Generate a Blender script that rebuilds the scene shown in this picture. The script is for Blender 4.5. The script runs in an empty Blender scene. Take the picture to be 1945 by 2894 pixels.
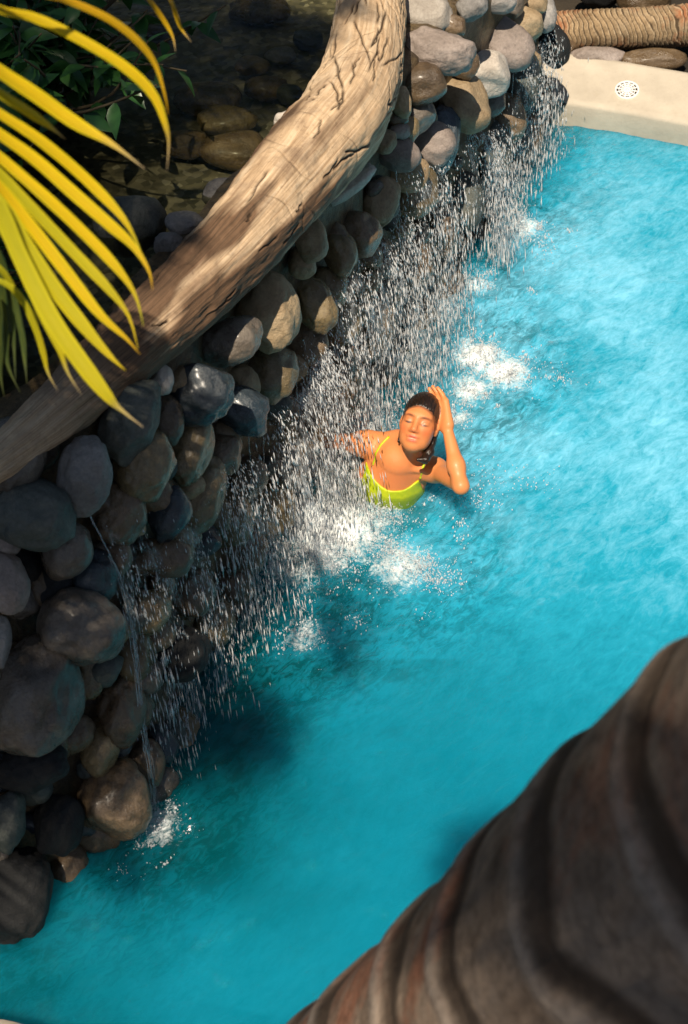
import bpy, bmesh, math, random
import numpy as np
from mathutils import Vector, Matrix

random.seed(7)
RNG = np.random.default_rng(7)
sc = bpy.context.scene

# ------------------------------------------------------------------ camera
F_PX, CAM_H, PITCH = 4019.0, 3.7, math.radians(45)
CAM = np.array([0, 0, CAM_H])
FWD = np.array([0, math.cos(PITCH), -math.sin(PITCH)])
UPV = np.array([0, math.sin(PITCH), math.cos(PITCH)])
RGT = np.array([1.0, 0, 0])
cam_d = bpy.data.cameras.new('camera')
cam = bpy.data.objects.new('camera', cam_d)
sc.collection.objects.link(cam)
cam.location = CAM
cam.rotation_euler = (math.radians(45), 0, 0)
cam_d.sensor_fit = 'VERTICAL'
cam_d.sensor_height = 36
cam_d.lens = 50
cam_d.clip_start = .05
cam_d.clip_end = 500
cam_d.dof.use_dof = True
cam_d.dof.focus_distance = 4.9
cam_d.dof.aperture_fstop = 5.6
sc.camera = cam

# ------------------------------------------------------------------ light
SUN = np.array([-.13, -.49, .86]); SUN = SUN / np.linalg.norm(SUN)
w = bpy.data.worlds.new('World'); sc.world = w
w.use_nodes = True
nt = w.node_tree
sky = nt.nodes.new('ShaderNodeTexSky')
sky.sky_type = 'NISHITA'
sky.sun_disc = False
sky.sun_elevation = math.asin(SUN[2])
sky.sun_rotation = math.atan2(SUN[0], SUN[1])
nt.links.new(sky.outputs[0], nt.nodes['Background'].inputs[0])
nt.nodes['Background'].inputs[1].default_value = .055
sd = bpy.data.lights.new('sun', 'SUN')
sd.energy = 5.0
sd.angle = math.radians(.53)
sd.color = (1, .87, .69)
so = bpy.data.objects.new('sun', sd)
sc.collection.objects.link(so)
so.rotation_euler = Vector(SUN).to_track_quat('Z', 'Y').to_euler()
sc.view_settings.view_transform = 'Standard'
sc.view_settings.look = 'None'
sc.view_settings.exposure = .38
sc.view_settings.gamma = 1
sc.view_settings.use_curve_mapping = False
sc.cycles.use_denoising = True
sc.cycles.max_bounces = 8
sc.cycles.transparent_max_bounces = 24
sc.cycles.caustics_reflective = False
sc.cycles.caustics_refractive = False
sc.cycles.sample_clamp_indirect = 4

# ------------------------------------------------------------------ helpers
def ray(px, py):
    return FWD + RGT * (px - 972.5) / F_PX + UPV * (1447 - py) / F_PX
def atz(px, py, z):
    d = ray(px, py); return CAM + d * (z - CAM_H) / d[2]
def atd(px, py, depth):
    return CAM + ray(px, py) * depth
def depth_of(p):
    return float(np.dot(np.asarray(p) - CAM, FWD))
def nrm(v):
    v = np.asarray(v, float); return v / (np.linalg.norm(v) + 1e-12)

def _hash(ix, iy, iz, seed):
    h = (ix.astype(np.int64) * 374761393 + iy.astype(np.int64) * 668265263 + iz.astype(np.int64) * 2147483647 + seed * 974634777)
    h = (h ^ (h >> 13)) * 1274126177
    h = h & 0xffffffff
    h = (h ^ (h >> 16)) & 0xffff
    return h / 32767.5 - 1
def vnoise(p, seed=0):
    p = np.asarray(p, float)
    i = np.floor(p).astype(np.int64); f = p - i
    f = f * f * f * (f * (f * 6 - 15) + 10)
    x, y, z = i[..., 0], i[..., 1], i[..., 2]
    fx, fy, fz = f[..., 0], f[..., 1], f[..., 2]
    def H(a, b, c): return _hash(x + a, y + b, z + c, seed)
    x00 = H(0,0,0) * (1-fx) + H(1,0,0) * fx
    x10 = H(0,1,0) * (1-fx) + H(1,1,0) * fx
    x01 = H(0,0,1) * (1-fx) + H(1,0,1) * fx
    x11 = H(0,1,1) * (1-fx) + H(1,1,1) * fx
    return (x00 * (1-fy) + x10 * fy) * (1-fz) + (x01 * (1-fy) + x11 * fy) * fz
def fbm(p, seed=0, octv=4, gain=.5):
    p = np.asarray(p, float); s = 0; a = 1; t = 0
    for o in range(octv):
        s = s + a * vnoise(p * 2**o + 17.3 * o, seed + o); t += a; a *= gain
    return s / t

def mk(name, V, Fc, mat=None, parent=None, smooth=True, uv=None):
    V = np.asarray(V, np.float32)
    me = bpy.data.meshes.new(name)
    if isinstance(Fc, np.ndarray):
        n = Fc.shape[1]
        me.vertices.add(len(V)); me.vertices.foreach_set('co', V.ravel())
        me.loops.add(Fc.size); me.loops.foreach_set('vertex_index', Fc.astype(np.int32).ravel())
        me.polygons.add(len(Fc))
        me.polygons.foreach_set('loop_start', np.arange(0, Fc.size, n, dtype=np.int32))
        me.update(calc_edges=True); me.validate()
    else:
        me.from_pydata([tuple(map(float, v)) for v in V], [], [tuple(f) for f in Fc]); me.update()
    if smooth:
        me.polygons.foreach_set('use_smooth', np.ones(len(me.polygons), bool))
    if mat: me.materials.append(mat)
    o = bpy.data.objects.new(name, me)
    sc.collection.objects.link(o)
    if parent: o.parent = parent
    return o
def attr(o, name, vals, kind='FLOAT'):
    a = o.data.attributes.new(name, kind, 'POINT')
    if kind == 'FLOAT': a.data.foreach_set('value', np.asarray(vals, np.float32))
    else: a.data.foreach_set('color', np.asarray(vals, np.float32).ravel())
def tag(o, label=None, cat=None, group=None, kind=None):
    if label: o['label'] = label
    if cat: o['category'] = cat
    if group: o['group'] = group
    if kind: o['kind'] = kind
    return o
def empty(name, loc=(0,0,0)):
    o = bpy.data.objects.new(name, None); sc.collection.objects.link(o)
    o.location = tuple(map(float, loc)); o.empty_display_size = .1
    return o
def under(o, parent):
    o.parent = parent
    o.matrix_parent_inverse = Matrix.Translation(Vector(parent.location)).inverted()
    return o

def gridfaces(n, m, wrap=False):
    # n rows (along), m columns (around)
    i, j = np.meshgrid(np.arange(n - 1), np.arange(m if wrap else m - 1), indexing='ij')
    j2 = (j + 1) % m
    return np.stack([i*m+j, i*m+j2, (i+1)*m+j2, (i+1)*m+j], -1).reshape(-1, 4)
def resample(P, n, closed=False):
    # Catmull-Rom through P, n samples
    P = np.asarray(P, float); k = len(P)
    t = np.linspace(0, k - 1, n); i = np.clip(t.astype(int), 0, k - 2); f = (t - i)[:, None]
    p0 = P[np.maximum(i-1, 0)]; p1 = P[i]; p2 = P[i+1]; p3 = P[np.minimum(i+2, k-1)]
    return .5 * (2*p1 + (p2-p0)*f + (2*p0-5*p1+4*p2-p3)*f**2 + (3*p1-p0-3*p2+p3)*f**3)
def frames(C, up=(0, 0, 1)):
    T = np.gradient(C, axis=0); T /= np.linalg.norm(T, axis=1)[:, None] + 1e-12
    N = np.empty_like(T); ref = np.array(up, float)
    n = ref - T[0] * np.dot(ref, T[0])
    if np.linalg.norm(n) < 1e-3: n = np.array([1., 0, 0]) - T[0] * T[0][0]
    n = nrm(n); N[0] = n
    for i in range(1, len(C)):
        n = n - T[i] * np.dot(n, T[i]); n = nrm(n); N[i] = n
    return T, N, np.cross(T, N)
def tube(C, R, m=12, disp=None, caps=True):
    C = np.asarray(C, float); n = len(C)
    R = np.broadcast_to(np.asarray(R, float), (n,))
    T, N, B = frames(C)
    a = np.linspace(0, 2*np.pi, m, endpoint=False)
    rad = R[:, None] * np.ones(m)[None]
    if disp is not None: rad = rad + disp
    V = C[:, None] + rad[..., None] * (np.cos(a)[None, :, None] * N[:, None] + np.sin(a)[None, :, None] * B[:, None])
    V = V.reshape(-1, 3)
    Fc = gridfaces(n, m, True)
    if caps:
        V = np.vstack([V, C[0], C[-1]])
        j = np.arange(m); j2 = (j+1) % m
        e = (n-1)*m
        Fc = np.vstack([Fc, np.stack([np.full(m, n*m), j2, j, j], -1), np.stack([np.full(m, n*m+1), e+j, e+j2, e+j2], -1)])
        return V, [tuple(dict.fromkeys(q)) for q in Fc.tolist()]
    return V, Fc
def join(parts):
    Vs, Fs, k = [], [], 0
    for V, Fc in parts:
        Vs.append(np.asarray(V)); Fs += [tuple(int(i)+k for i in f) for f in Fc]; k += len(V)
    return np.vstack(Vs), Fs

# ------------------------------------------------------------------ materials
class M_:
    def __init__(s, name):
        s.m = bpy.data.materials.new(name); s.m.use_nodes = True
        s.t = s.m.node_tree; s.b = s.t.nodes['Principled BSDF']; s.out = s.t.nodes['Material Output']
    def n(s, typ, **kw):
        nd = s.t.nodes.new(typ)
        for k, v in kw.items():
            if hasattr(nd, k): setattr(nd, k, v)
            else: nd.inputs[k.replace('_', ' ')].default_value = v
        return nd
    def l(s, a, b): s.t.links.new(a, b)
    def noise(s, scale, detail=4, rough=.55, coord='Object', vec=None, dist=0):
        nd = s.n('ShaderNodeTexNoise'); nd.inputs['Scale'].default_value = scale
        nd.inputs['Detail'].default_value = detail; nd.inputs['Roughness'].default_value = rough
        nd.inputs['Distortion'].default_value = dist
        if vec is None:
            tc = s.n('ShaderNodeTexCoord'); vec = tc.outputs[coord]
        s.l(vec, nd.inputs['Vector']); return nd.outputs['Fac']
    def ramp(s, fac, stops):
        nd = s.n('ShaderNodeValToRGB'); cr = nd.color_ramp
        while len(cr.elements) < len(stops): cr.elements.new(.5)
        for e, (p, c) in zip(cr.elements, stops):
            e.position = p; e.color = (*c, 1) if len(c) == 3 else c
        s.l(fac, nd.inputs[0]); return nd.outputs[0]
    def mix(s, fac, a, b, mode='MIX'):
        nd = s.n('ShaderNodeMix', data_type='RGBA', blend_type=mode)
        for sock, v in ((nd.inputs[0], fac), (nd.inputs[6], a), (nd.inputs[7], b)):
            if isinstance(v, (int, float)): sock.default_value = v
            elif isinstance(v, tuple): sock.default_value = (*v, 1)
            else: s.l(v, sock)
        return nd.outputs[2]
    def math(s, op, a, b=0.0, clamp=False):
        nd = s.n('ShaderNodeMath', operation=op); nd.use_clamp = clamp
        for sock, v in ((nd.inputs[0], a), (nd.inputs[1], b)):
            if isinstance(v, (int, float)): sock.default_value = v
            else: s.l(v, sock)
        return nd.outputs[0]
    def bump(s, h, strength=.3, dist=.01, normal=None):
        nd = s.n('ShaderNodeBump'); nd.inputs['Strength'].default_value = strength; nd.inputs['Distance'].default_value = dist
        s.l(h, nd.inputs['Height'])
        if normal is not None: s.l(normal, nd.inputs['Normal'])
        return nd.outputs[0]
    def set(s, color=None, rough=None, normal=None, spec=None):
        for k, v in (('Base Color', color), ('Roughness', rough), ('Normal', normal), ('Specular IOR Level', spec)):
            if v is None: continue
            i = s.b.inputs[k]
            if isinstance(v, tuple): i.default_value = (*v, 1)
            elif isinstance(v, (int, float)): i.default_value = v
            else: s.l(v, i)
        return s.m
    def at(s, name):
        nd = s.n('ShaderNodeAttribute'); nd.attribute_name = name; return nd

def stone_mat(name, c1, c2, c3, rough=.55, wet=0.0):
    s = M_(name)
    oi = s.n('ShaderNodeObjectInfo')
    tc = s.n('ShaderNodeTexCoord')
    ad = s.n('ShaderNodeVectorMath', operation='MULTIPLY_ADD')
    s.l(oi.outputs['Random'], ad.inputs[0]); ad.inputs[1].default_value = (37, 21, 53); s.l(tc.outputs['Object'], ad.inputs[2])
    v = ad.outputs[0]
    big = s.noise(7, 5, .6, vec=v, dist=.6)
    fine = s.noise(90, 6, .7, vec=v)
    spots = s.noise(38, 4, .6, vec=v)
    col = s.ramp(big, [(.3, c1), (.5, c2), (.72, c3)])
    col = s.mix(s.math('MULTIPLY', s.ramp(fine, [(.35, (0,0,0)), (.7, (1,1,1))]), .5), col, tuple(x*.45 for x in c1))
    col = s.mix(s.ramp(spots, [(.6, (0,0,0)), (.72, (.55,.55,.55))]), col, tuple(x*.35 for x in c2))
    hs = s.n('ShaderNodeHueSaturation'); s.l(col, hs.inputs['Color'])
    s.l(s.math('ADD', s.math('MULTIPLY', oi.outputs['Random'], .5), .75), hs.inputs['Value'])
    h = s.math('ADD', s.math('MULTIPLY', big, .7), s.math('MULTIPLY', fine, .3))
    rg = s.ramp(s.noise(14, 3, .5, vec=v), [(.35, (rough-.2*wet,)*3), (.65, (rough+.1,)*3)])
    s.b.inputs['Coat Weight'].default_value = .32*wet; s.b.inputs['Coat Roughness'].default_value = .25
    return s.set(hs.outputs[0], rg, s.bump(h, .9, .02), .5)

MS = {
 'grey':  stone_mat('stone_grey', (.16,.15,.14), (.25,.235,.22), (.36,.34,.32)),
 'umber': stone_mat('stone_umber', (.07,.055,.042), (.14,.115,.09), (.22,.19,.155), .4, 1),
 'light': stone_mat('stone_light', (.38,.33,.28), (.5,.45,.39), (.6,.55,.5), .6),
 'tan':   stone_mat('stone_tan', (.24,.165,.09), (.36,.26,.15), (.46,.36,.23), .5),
 'brown': stone_mat('stone_brown', (.085,.055,.03), (.15,.1,.055), (.22,.155,.09), .38, 1),
 'olive': stone_mat('stone_olive', (.12,.085,.04), (.2,.145,.07), (.28,.21,.11), .35, 1),
 'blue':  stone_mat('stone_blueblack', (.012,.018,.024), (.028,.04,.052), (.06,.075,.085), .35, 1),
 'black': stone_mat('stone_black', (.003,.0035,.004), (.006,.007,.008), (.014,.015,.016), .7, 0),
 'pink':  stone_mat('stone_pinkgrey', (.2,.16,.135), (.3,.245,.215), (.38,.32,.29), .55),
 'green': stone_mat('stone_greengrey', (.035,.045,.04), (.075,.085,.075), (.14,.14,.12), .5),
}
s = M_('mortar')
n1 = s.noise(6, 6, .65, dist=.8); n2 = s.noise(45, 5, .7)
M_MORTAR = s.set(s.mix(s.ramp(n2, [(.4,(0,0,0)),(.65,(.7,.7,.7))]), s.ramp(n1, [(.32,(.03,.022,.013)),(.5,(.12,.08,.035)),(.66,(.22,.16,.085)),(.8,(.1,.09,.07))]), (.03,.02,.012)), .42, s.bump(n2, .8, .02))

s = M_('weathered_wood')
a = s.at('crack'); k = s.at('uvl')
vm = s.n('ShaderNodeVectorMath', operation='MULTIPLY'); s.l(k.outputs['Vector'], vm.inputs[0]); vm.inputs[1].default_value = (26, 3.2, 0)
g1 = s.noise(1, 6, .65, vec=vm.outputs[0], dist=.5)
g2 = s.noise(9, 5, .6); g3 = s.noise(70, 4, .6)
col = s.ramp(g1, [(.3,(.32,.205,.115)),(.5,(.56,.4,.25)),(.7,(.7,.55,.38))])
col = s.mix(s.ramp(g2, [(.52,(0,0,0)),(.7,(.55,.55,.55))]), col, (.24,.17,.12))
bk = s.at('bark_shade')
col = s.mix(bk.outputs['Fac'], col, s.ramp(g1, [(.35,(.035,.02,.012)),(.7,(.16,.075,.035))]))
col = s.mix(s.math('MULTIPLY', s.ramp(g3, [(.55,(0,0,0)),(.75,(1,1,1))]), .4), col, (.1,.06,.035))
col = s.mix(a.outputs['Fac'], col, (.03,.018,.01))
M_WOOD = s.set(col, .75, s.bump(s.math('ADD', g1, s.math('MULTIPLY', g3, .4)), .5, .008), .3)

def palm_mat(name, dark, mid, light):
    s = M_(name)
    r = s.at('ridge'); n1 = s.noise(9, 6, .65); n2 = s.noise(60, 4, .7)
    col = s.ramp(n1, [(.3, dark), (.52, mid), (.75, tuple(x*1.5 for x in mid))])
    bd = s.at('band'); n3 = s.noise(5, 5, .7)
    col = s.mix(s.ramp(n3, [(.48,(0,0,0)),(.62,(.6,.6,.6))]), col, tuple(x*.55 for x in light))
    col = s.mix(s.ramp(s.noise(3.3, 5, .7, dist=.6), [(.5,(0,0,0)),(.62,(.75,.75,.75))]), col, (mid[0]*1.1, mid[1]*.55, mid[2]*.4))
    col = s.mix(bd.outputs['Fac'], col, tuple(x*.35 for x in dark))
    col = s.mix(r.outputs['Fac'], col, light)
    col = s.mix(s.math('MULTIPLY', s.ramp(n2, [(.45,(0,0,0)),(.7,(1,1,1))]), .5), col, tuple(x*.5 for x in dark))
    return s.set(col, .85, s.bump(n2, .5, .01), .2)
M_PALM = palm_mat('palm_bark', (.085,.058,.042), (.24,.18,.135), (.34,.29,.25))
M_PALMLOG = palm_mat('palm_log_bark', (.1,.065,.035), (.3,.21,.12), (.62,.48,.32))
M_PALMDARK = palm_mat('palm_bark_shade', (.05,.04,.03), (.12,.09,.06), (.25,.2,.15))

s = M_('frond_leaf')
c = s.at('tint'); lv = s.at('luv'); n1 = s.noise(1, 4, .6, vec=lv.outputs['Vector'])
col = s.mix(s.ramp(n1, [(.4,(0,0,0)),(.7,(.45,.45,.45))]), c.outputs['Color'], (.34,.36,.02))
s.set(col, .42, s.bump(n1, .5, .004), .4)
tr = s.n('ShaderNodeBsdfTranslucent'); s.l(col, tr.inputs[0])
mx = s.n('ShaderNodeMixShader'); mx.inputs[0].default_value = .3
s.l(s.b.outputs[0], mx.inputs[1]); s.l(tr.outputs[0], mx.inputs[2]); s.l(mx.outputs[0], s.out.inputs[0])
M_FROND = s.m

def leaf_mat(name, c1, c2, rough=.4):
    s = M_(name)
    n1 = s.noise(6, 3, .5); oi = s.n('ShaderNodeObjectInfo')
    col = s.ramp(n1, [(.35, c1), (.65, c2)])
    s.set(col, rough, None, .4)
    tr = s.n('ShaderNodeBsdfTranslucent'); s.l(col, tr.inputs[0])
    mx = s.n('ShaderNodeMixShader'); mx.inputs[0].default_value = .25
    s.l(s.b.outputs[0], mx.inputs[1]); s.l(tr.outputs[0], mx.inputs[2]); s.l(mx.outputs[0], s.out.inputs[0])
    return s.m
M_LEAF = leaf_mat('shrub_leaf', (.02,.08,.02), (.05,.15,.035), .3)
M_CANOPY = leaf_mat('palm_leaf', (.03,.08,.015), (.07,.13,.025))
M_STEM = M_('stem').set((.08,.06,.03), .8)

s = M_('concrete')
n1 = s.noise(3, 5, .6); n2 = s.noise(60, 5, .7); n3 = s.noise(9, 4, .6)
col = s.ramp(n1, [(.35,(.4,.35,.28)),(.6,(.52,.46,.37)),(.75,(.58,.52,.43))])
col = s.mix(s.ramp(n3, [(.58,(0,0,0)),(.75,(.5,.5,.5))]), col, (.36,.3,.22))
col = s.mix(s.ramp(n2, [(.55,(0,0,0)),(.8,(.35,.35,.35))]), col, (.3,.26,.2))
M_CONC = s.set(col, .7, s.bump(n2, .3, .006), .4)
M_WHITE = M_('white_plastic').set((.78,.76,.72), .4)
M_DARK = M_('dark_opening').set((.015,.015,.016), .7)

s = M_('pool_paint')
n1 = s.noise(1.2, 4, .5); n2 = s.noise(12, 4, .6)
M_POOL = s.set(s.mix(s.math('MULTIPLY', n2, .3), s.ramp(n1, [(.35,(.05,.42,.58)),(.65,(.09,.5,.66))]), (.04,.34,.47)), .6)

s = M_('soil')
n1 = s.noise(2, 6, .65); n2 = s.noise(40, 5, .7)
M_SOIL = s.set(s.mix(s.math('MULTIPLY', n2, .6), s.ramp(n1, [(.35,(.018,.014,.009)),(.65,(.06,.045,.028))]), (.02,.014,.009)), .9, s.bump(n2, .8, .03))
s = M_('gravel')
vo = s.n('ShaderNodeTexVoronoi'); vo.inputs['Scale'].default_value = 38
tc = s.n('ShaderNodeTexCoord'); s.l(tc.outputs['Object'], vo.inputs['Vector'])
n1 = s.noise(1.6, 4, .6)
M_GRAVEL = s.set(s.mix(s.math('MULTIPLY', n1, .8), s.ramp(vo.outputs['Color'], [(.15,(.05,.045,.03)),(.6,(.2,.17,.11)),(.9,(.42,.37,.27))]), (.1,.09,.06)), .6, s.bump(vo.outputs['Distance'], -.8, .02))

def water_mat():
    s = M_('pool_water')
    tc = s.n('ShaderNodeTexCoord')
    st = s.n('ShaderNodeMapping', vector_type='TEXTURE'); s.l(tc.outputs['Object'], st.inputs[0]); st.inputs['Rotation'].default_value = (0, 0, .8); st.inputs['Scale'].default_value = (1.35, .62, 1)
    w1 = s.noise(15, 6, .62, vec=st.outputs[0], dist=.8); w2 = s.noise(70, 4, .65, vec=st.outputs[0], dist=.6)
    ch = s.at('chop')
    h = s.math('ADD', w1, s.math('MULTIPLY', w2, s.math('ADD', .12, s.math('MULTIPLY', ch.outputs['Fac'], .9))))
    bn = s.bump(h, .2, .03)
    aer_lit = s.at('aer_lit').outputs['Fac']; foam = s.at('foam').outputs['Fac']
    m1 = s.math('ADD', s.math('MULTIPLY', s.noise(1.7, 4, .55, dist=.6), .36), s.math('ADD', s.math('MULTIPLY', s.noise(7, 6, .7, vec=st.outputs[0], dist=1.4), .38), s.math('MULTIPLY', s.noise(30, 4, .65, vec=st.outputs[0], dist=.9), .26)))  # fibrous pale streaks: caustic light painted into the water colour
    am = s.math('MULTIPLY', aer_lit, s.math('ADD', .42, s.math('MULTIPLY', s.ramp(m1, [(.37,(0,0,0)),(.63,(1,1,1))]), .7)), True)
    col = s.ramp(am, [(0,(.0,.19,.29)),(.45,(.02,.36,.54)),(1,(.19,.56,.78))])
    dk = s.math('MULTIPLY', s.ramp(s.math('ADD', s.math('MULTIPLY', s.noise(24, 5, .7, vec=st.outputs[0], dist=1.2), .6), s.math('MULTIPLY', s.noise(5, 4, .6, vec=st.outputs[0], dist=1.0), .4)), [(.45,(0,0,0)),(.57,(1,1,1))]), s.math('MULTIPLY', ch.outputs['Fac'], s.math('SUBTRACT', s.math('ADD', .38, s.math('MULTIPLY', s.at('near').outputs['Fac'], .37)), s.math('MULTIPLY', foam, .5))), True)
    col = s.mix(s.math('MULTIPLY', s.at('near').outputs['Fac'], .85), col, (.0, .085, .105))  # dark strip by the wall: its shade and reflection painted in
    col = s.mix(dk, col, (.0, .06, .07))  # dark ripple mottling, painted wall reflections
    df = s.n('ShaderNodeSubsurfaceScattering'); df.falloff = 'BURLEY'; s.l(col, df.inputs['Color']); s.l(bn, df.inputs['Normal']); df.inputs['Scale'].default_value = .26; df.inputs['Radius'].default_value = (.5, 1, 1)
    tp = s.n('ShaderNodeBsdfTransparent'); tp.inputs[0].default_value = (.42, .9, .96, 1)
    body = s.n('ShaderNodeMixShader'); s.l(s.math('ADD', .74, s.math('MULTIPLY', am, .26), True), body.inputs[0])
    s.l(tp.outputs[0], body.inputs[1]); s.l(df.outputs[0], body.inputs[2])
    bg = s.bump(h, .5, .03)
    gl = s.n('ShaderNodeBsdfGlossy'); gl.inputs['Roughness'].default_value = .02; s.l(bg, gl.inputs['Normal'])
    fr = s.n('ShaderNodeFresnel'); fr.inputs['IOR'].default_value = 1.36; s.l(bg, fr.inputs['Normal'])
    mx = s.n('ShaderNodeMixShader'); s.l(fr.outputs[0], mx.inputs[0]); s.l(body.outputs[0], mx.inputs[1]); s.l(gl.outputs[0], mx.inputs[2])
    fn = s.noise(75, 5, .7, dist=.6); fn2 = s.noise(22, 4, .7, dist=1)
    fm = s.math('ADD', s.math('MULTIPLY', fn, .65), s.math('MULTIPLY', fn2, .5))
    fk = s.math('MULTIPLY', s.math('SUBTRACT', s.math('ADD', fm, s.math('MULTIPLY', foam, .55)), .84), 3.6, True)
    fd = s.n('ShaderNodeBsdfDiffuse'); fd.inputs[0].default_value = (.82, .87, .88, 1); s.l(s.bump(fm, .6, .02), fd.inputs['Normal'])
    m2 = s.n('ShaderNodeMixShader'); s.l(fk, m2.inputs[0]); s.l(mx.outputs[0], m2.inputs[1]); s.l(fd.outputs[0], m2.inputs[2])
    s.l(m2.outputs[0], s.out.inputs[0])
    return s.m
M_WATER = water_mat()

def clear_mat(name, tint, dcol, dfac, rough=.03, bsc=20, bst=.2):
    s = M_(name)
    tp = s.n('ShaderNodeBsdfTransparent'); tp.inputs[0].default_value = (*tint, 1)
    df = s.n('ShaderNodeBsdfDiffuse'); df.inputs[0].default_value = (*dcol, 1)
    b = s.n('ShaderNodeMixShader'); b.inputs[0].default_value = dfac
    s.l(tp.outputs[0], b.inputs[1]); s.l(df.outputs[0], b.inputs[2])
    bn = s.bump(s.noise(bsc, 4, .6), bst, .02)
    gl = s.n('ShaderNodeBsdfGlossy'); gl.inputs['Roughness'].default_value = rough; s.l(bn, gl.inputs['Normal'])
    fr = s.n('ShaderNodeFresnel'); fr.inputs['IOR'].default_value = 1.34; s.l(bn, fr.inputs['Normal'])
    mx = s.n('ShaderNodeMixShader'); s.l(fr.outputs[0], mx.inputs[0]); s.l(b.outputs[0], mx.inputs[1]); s.l(gl.outputs[0], mx.inputs[2])
    s.l(mx.outputs[0], s.out.inputs[0]); return s.m
M_POND = clear_mat('pond_water', (.8,.82,.7), (.02,.025,.02), .06, .04, 9, .25)
M_DROP = clear_mat('falling_water', (.9,.95,1), (.92,.94,.96), .5, .12)
M_VEIL = clear_mat('water_veil', (.95,.98,1), (.85,.9,.95), .22, .1, 60, .6)

def veil_mat():
    s = M_('water_veil')
    uv = s.at('vuv')
    mp = s.n('ShaderNodeVectorMath', operation='MULTIPLY'); s.l(uv.outputs['Vector'], mp.inputs[0]); mp.inputs[1].default_value = (60, 5, 1)
    m2 = s.n('ShaderNodeVectorMath', operation='MULTIPLY'); s.l(uv.outputs['Vector'], m2.inputs[0]); m2.inputs[1].default_value = (190, 26, 1)
    m3 = s.n('ShaderNodeVectorMath', operation='MULTIPLY'); s.l(uv.outputs['Vector'], m3.inputs[0]); m3.inputs[1].default_value = (9, 3, 1)
    a = s.noise(1, 4, .6, vec=mp.outputs[0], dist=.4); b = s.noise(1, 3, .6, vec=m2.outputs[0]); c = s.noise(1, 3, .5, vec=m3.outputs[0])
    t = s.math('ADD', s.math('ADD', s.math('MULTIPLY', a, .5), s.math('MULTIPLY', b, .5)), s.math('MULTIPLY', c, .6))
    al = s.math('MULTIPLY', s.math('SUBTRACT', t, .8), 3.4, True)
    al = s.math('MULTIPLY', s.math('MULTIPLY', al, .9), s.at('vfade').outputs['Fac'])
    df = s.n('ShaderNodeBsdfDiffuse'); df.inputs[0].default_value = (.85, .89, .93, 1)
    tl = s.n('ShaderNodeBsdfTranslucent'); tl.inputs[0].default_value = (.85, .89, .93, 1)
    gl = s.n('ShaderNodeBsdfGlossy'); gl.inputs['Roughness'].default_value = .25
    m_ = s.n('ShaderNodeMixShader'); m_.inputs[0].default_value = .4; s.l(df.outputs[0], m_.inputs[1]); s.l(tl.outputs[0], m_.inputs[2])
    m4 = s.n('ShaderNodeMixShader'); m4.inputs[0].default_value = .12; s.l(m_.outputs[0], m4.inputs[1]); s.l(gl.outputs[0], m4.inputs[2])
    tp = s.n('ShaderNodeBsdfTransparent')
    mx = s.n('ShaderNodeMixShader'); s.l(al, mx.inputs[0]); s.l(tp.outputs[0], mx.inputs[1]); s.l(m4.outputs[0], mx.inputs[2])
    s.l(mx.outputs[0], s.out.inputs[0]); return s.m
M_SHEET = veil_mat()

# ------------------------------------------------------------------ pool outline and setting
WB = np.array([(-1.45,1.75),(-1.04,2.01),(-.86,2.22),(-.60,2.42),(-.45,2.95),(-.31,3.49),(.03,4.26),(.25,4.77),(.59,5.51),(.94,6.38),(1.0,7.0),(.9,8.5)])
WT = np.array([(-1.5,2.15),(-1.12,2.40),(-.89,2.60),(-.67,2.76),(-.50,3.02),(-.33,3.42),(-.02,4.05),(.2,4.65),(.5,5.3),(.9,6.25),(.95,7.0),(.85,8.5)])
RIM = np.array([(.80,6.56),(1.25,6.44),(1.7,6.27),(2.15,6.05),(2.7,5.7),(3.4,5.0),(3.9,4.0),(3.9,2.9),(3.3,2.0),(2.4,1.6),(1.3,1.48),(.2,1.5),(-.6,1.6),(-.92,1.70),(-1.5,1.72)])
rim = resample(np.c_[RIM, np.zeros(len(RIM))], 160)[:, :2]

# basin: floor and side wall under the rim
pts = np.vstack([rim, WB[::-1][2:] - np.array([.12, -.05])])
V = [(x, y, -1.25) for x, y in pts]
floor = mk('pool_floor', V, [tuple(range(len(V)))], M_POOL, smooth=False); tag(floor, kind='structure')
n = len(rim)
zz = np.linspace(-1.25, -.02, 8)
V = np.array([[(x, y, z) for x, y in rim] for z in zz]).reshape(-1, 3)
o = mk('pool_side_wall', V, gridfaces(len(zz), n), M_POOL); tag(o, kind='structure')

# coping swept along the rim: profile (outward, z)
prof = np.array([(-.004,-.04),(-.004,.04),(-.006,.10),(.0,.122),(.03,.128),(.10,.15),(.19,.178),(.25,.2),(.285,.215),(.31,.216),(.33,.2),(.335,.0)])
T = np.gradient(rim, axis=0); T /= np.linalg.norm(T, axis=1)[:, None]
NO = np.c_[-T[:, 1], T[:, 0]]
cen = np.array([1.5, 3.8])
sgn = np.sign(np.sum(NO * (rim - cen), 1)); NO *= sgn[:, None]
V = np.array([[(*(rim[i] + NO[i] * p[0]), p[1]) for i in range(n)] for p in prof]).reshape(-1, 3)
V[:, 2] += .004 * fbm(V * 4, 3)
o = mk('pool_coping', V, gridfaces(len(prof), n), M_CONC); tag(o, kind='structure')
RIM_N = NO

# ground: outer sheet with a hole round pool and pond
R0 = [(-6, -3), (5.2, -3), (5.2, 11), (-6, 11)]
R1 = [(-200, -200), (200, -200), (200, 200), (-200, 200)]
V = [(x, y, .12) for x, y in R0] + [(x, y, .12) for x, y in R1]
o = mk('ground', V, [(0, 1, 5, 4), (1, 2, 6, 5), (2, 3, 7, 6), (3, 0, 4, 7)], M_SOIL, smooth=False); tag(o, kind='structure')
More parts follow.
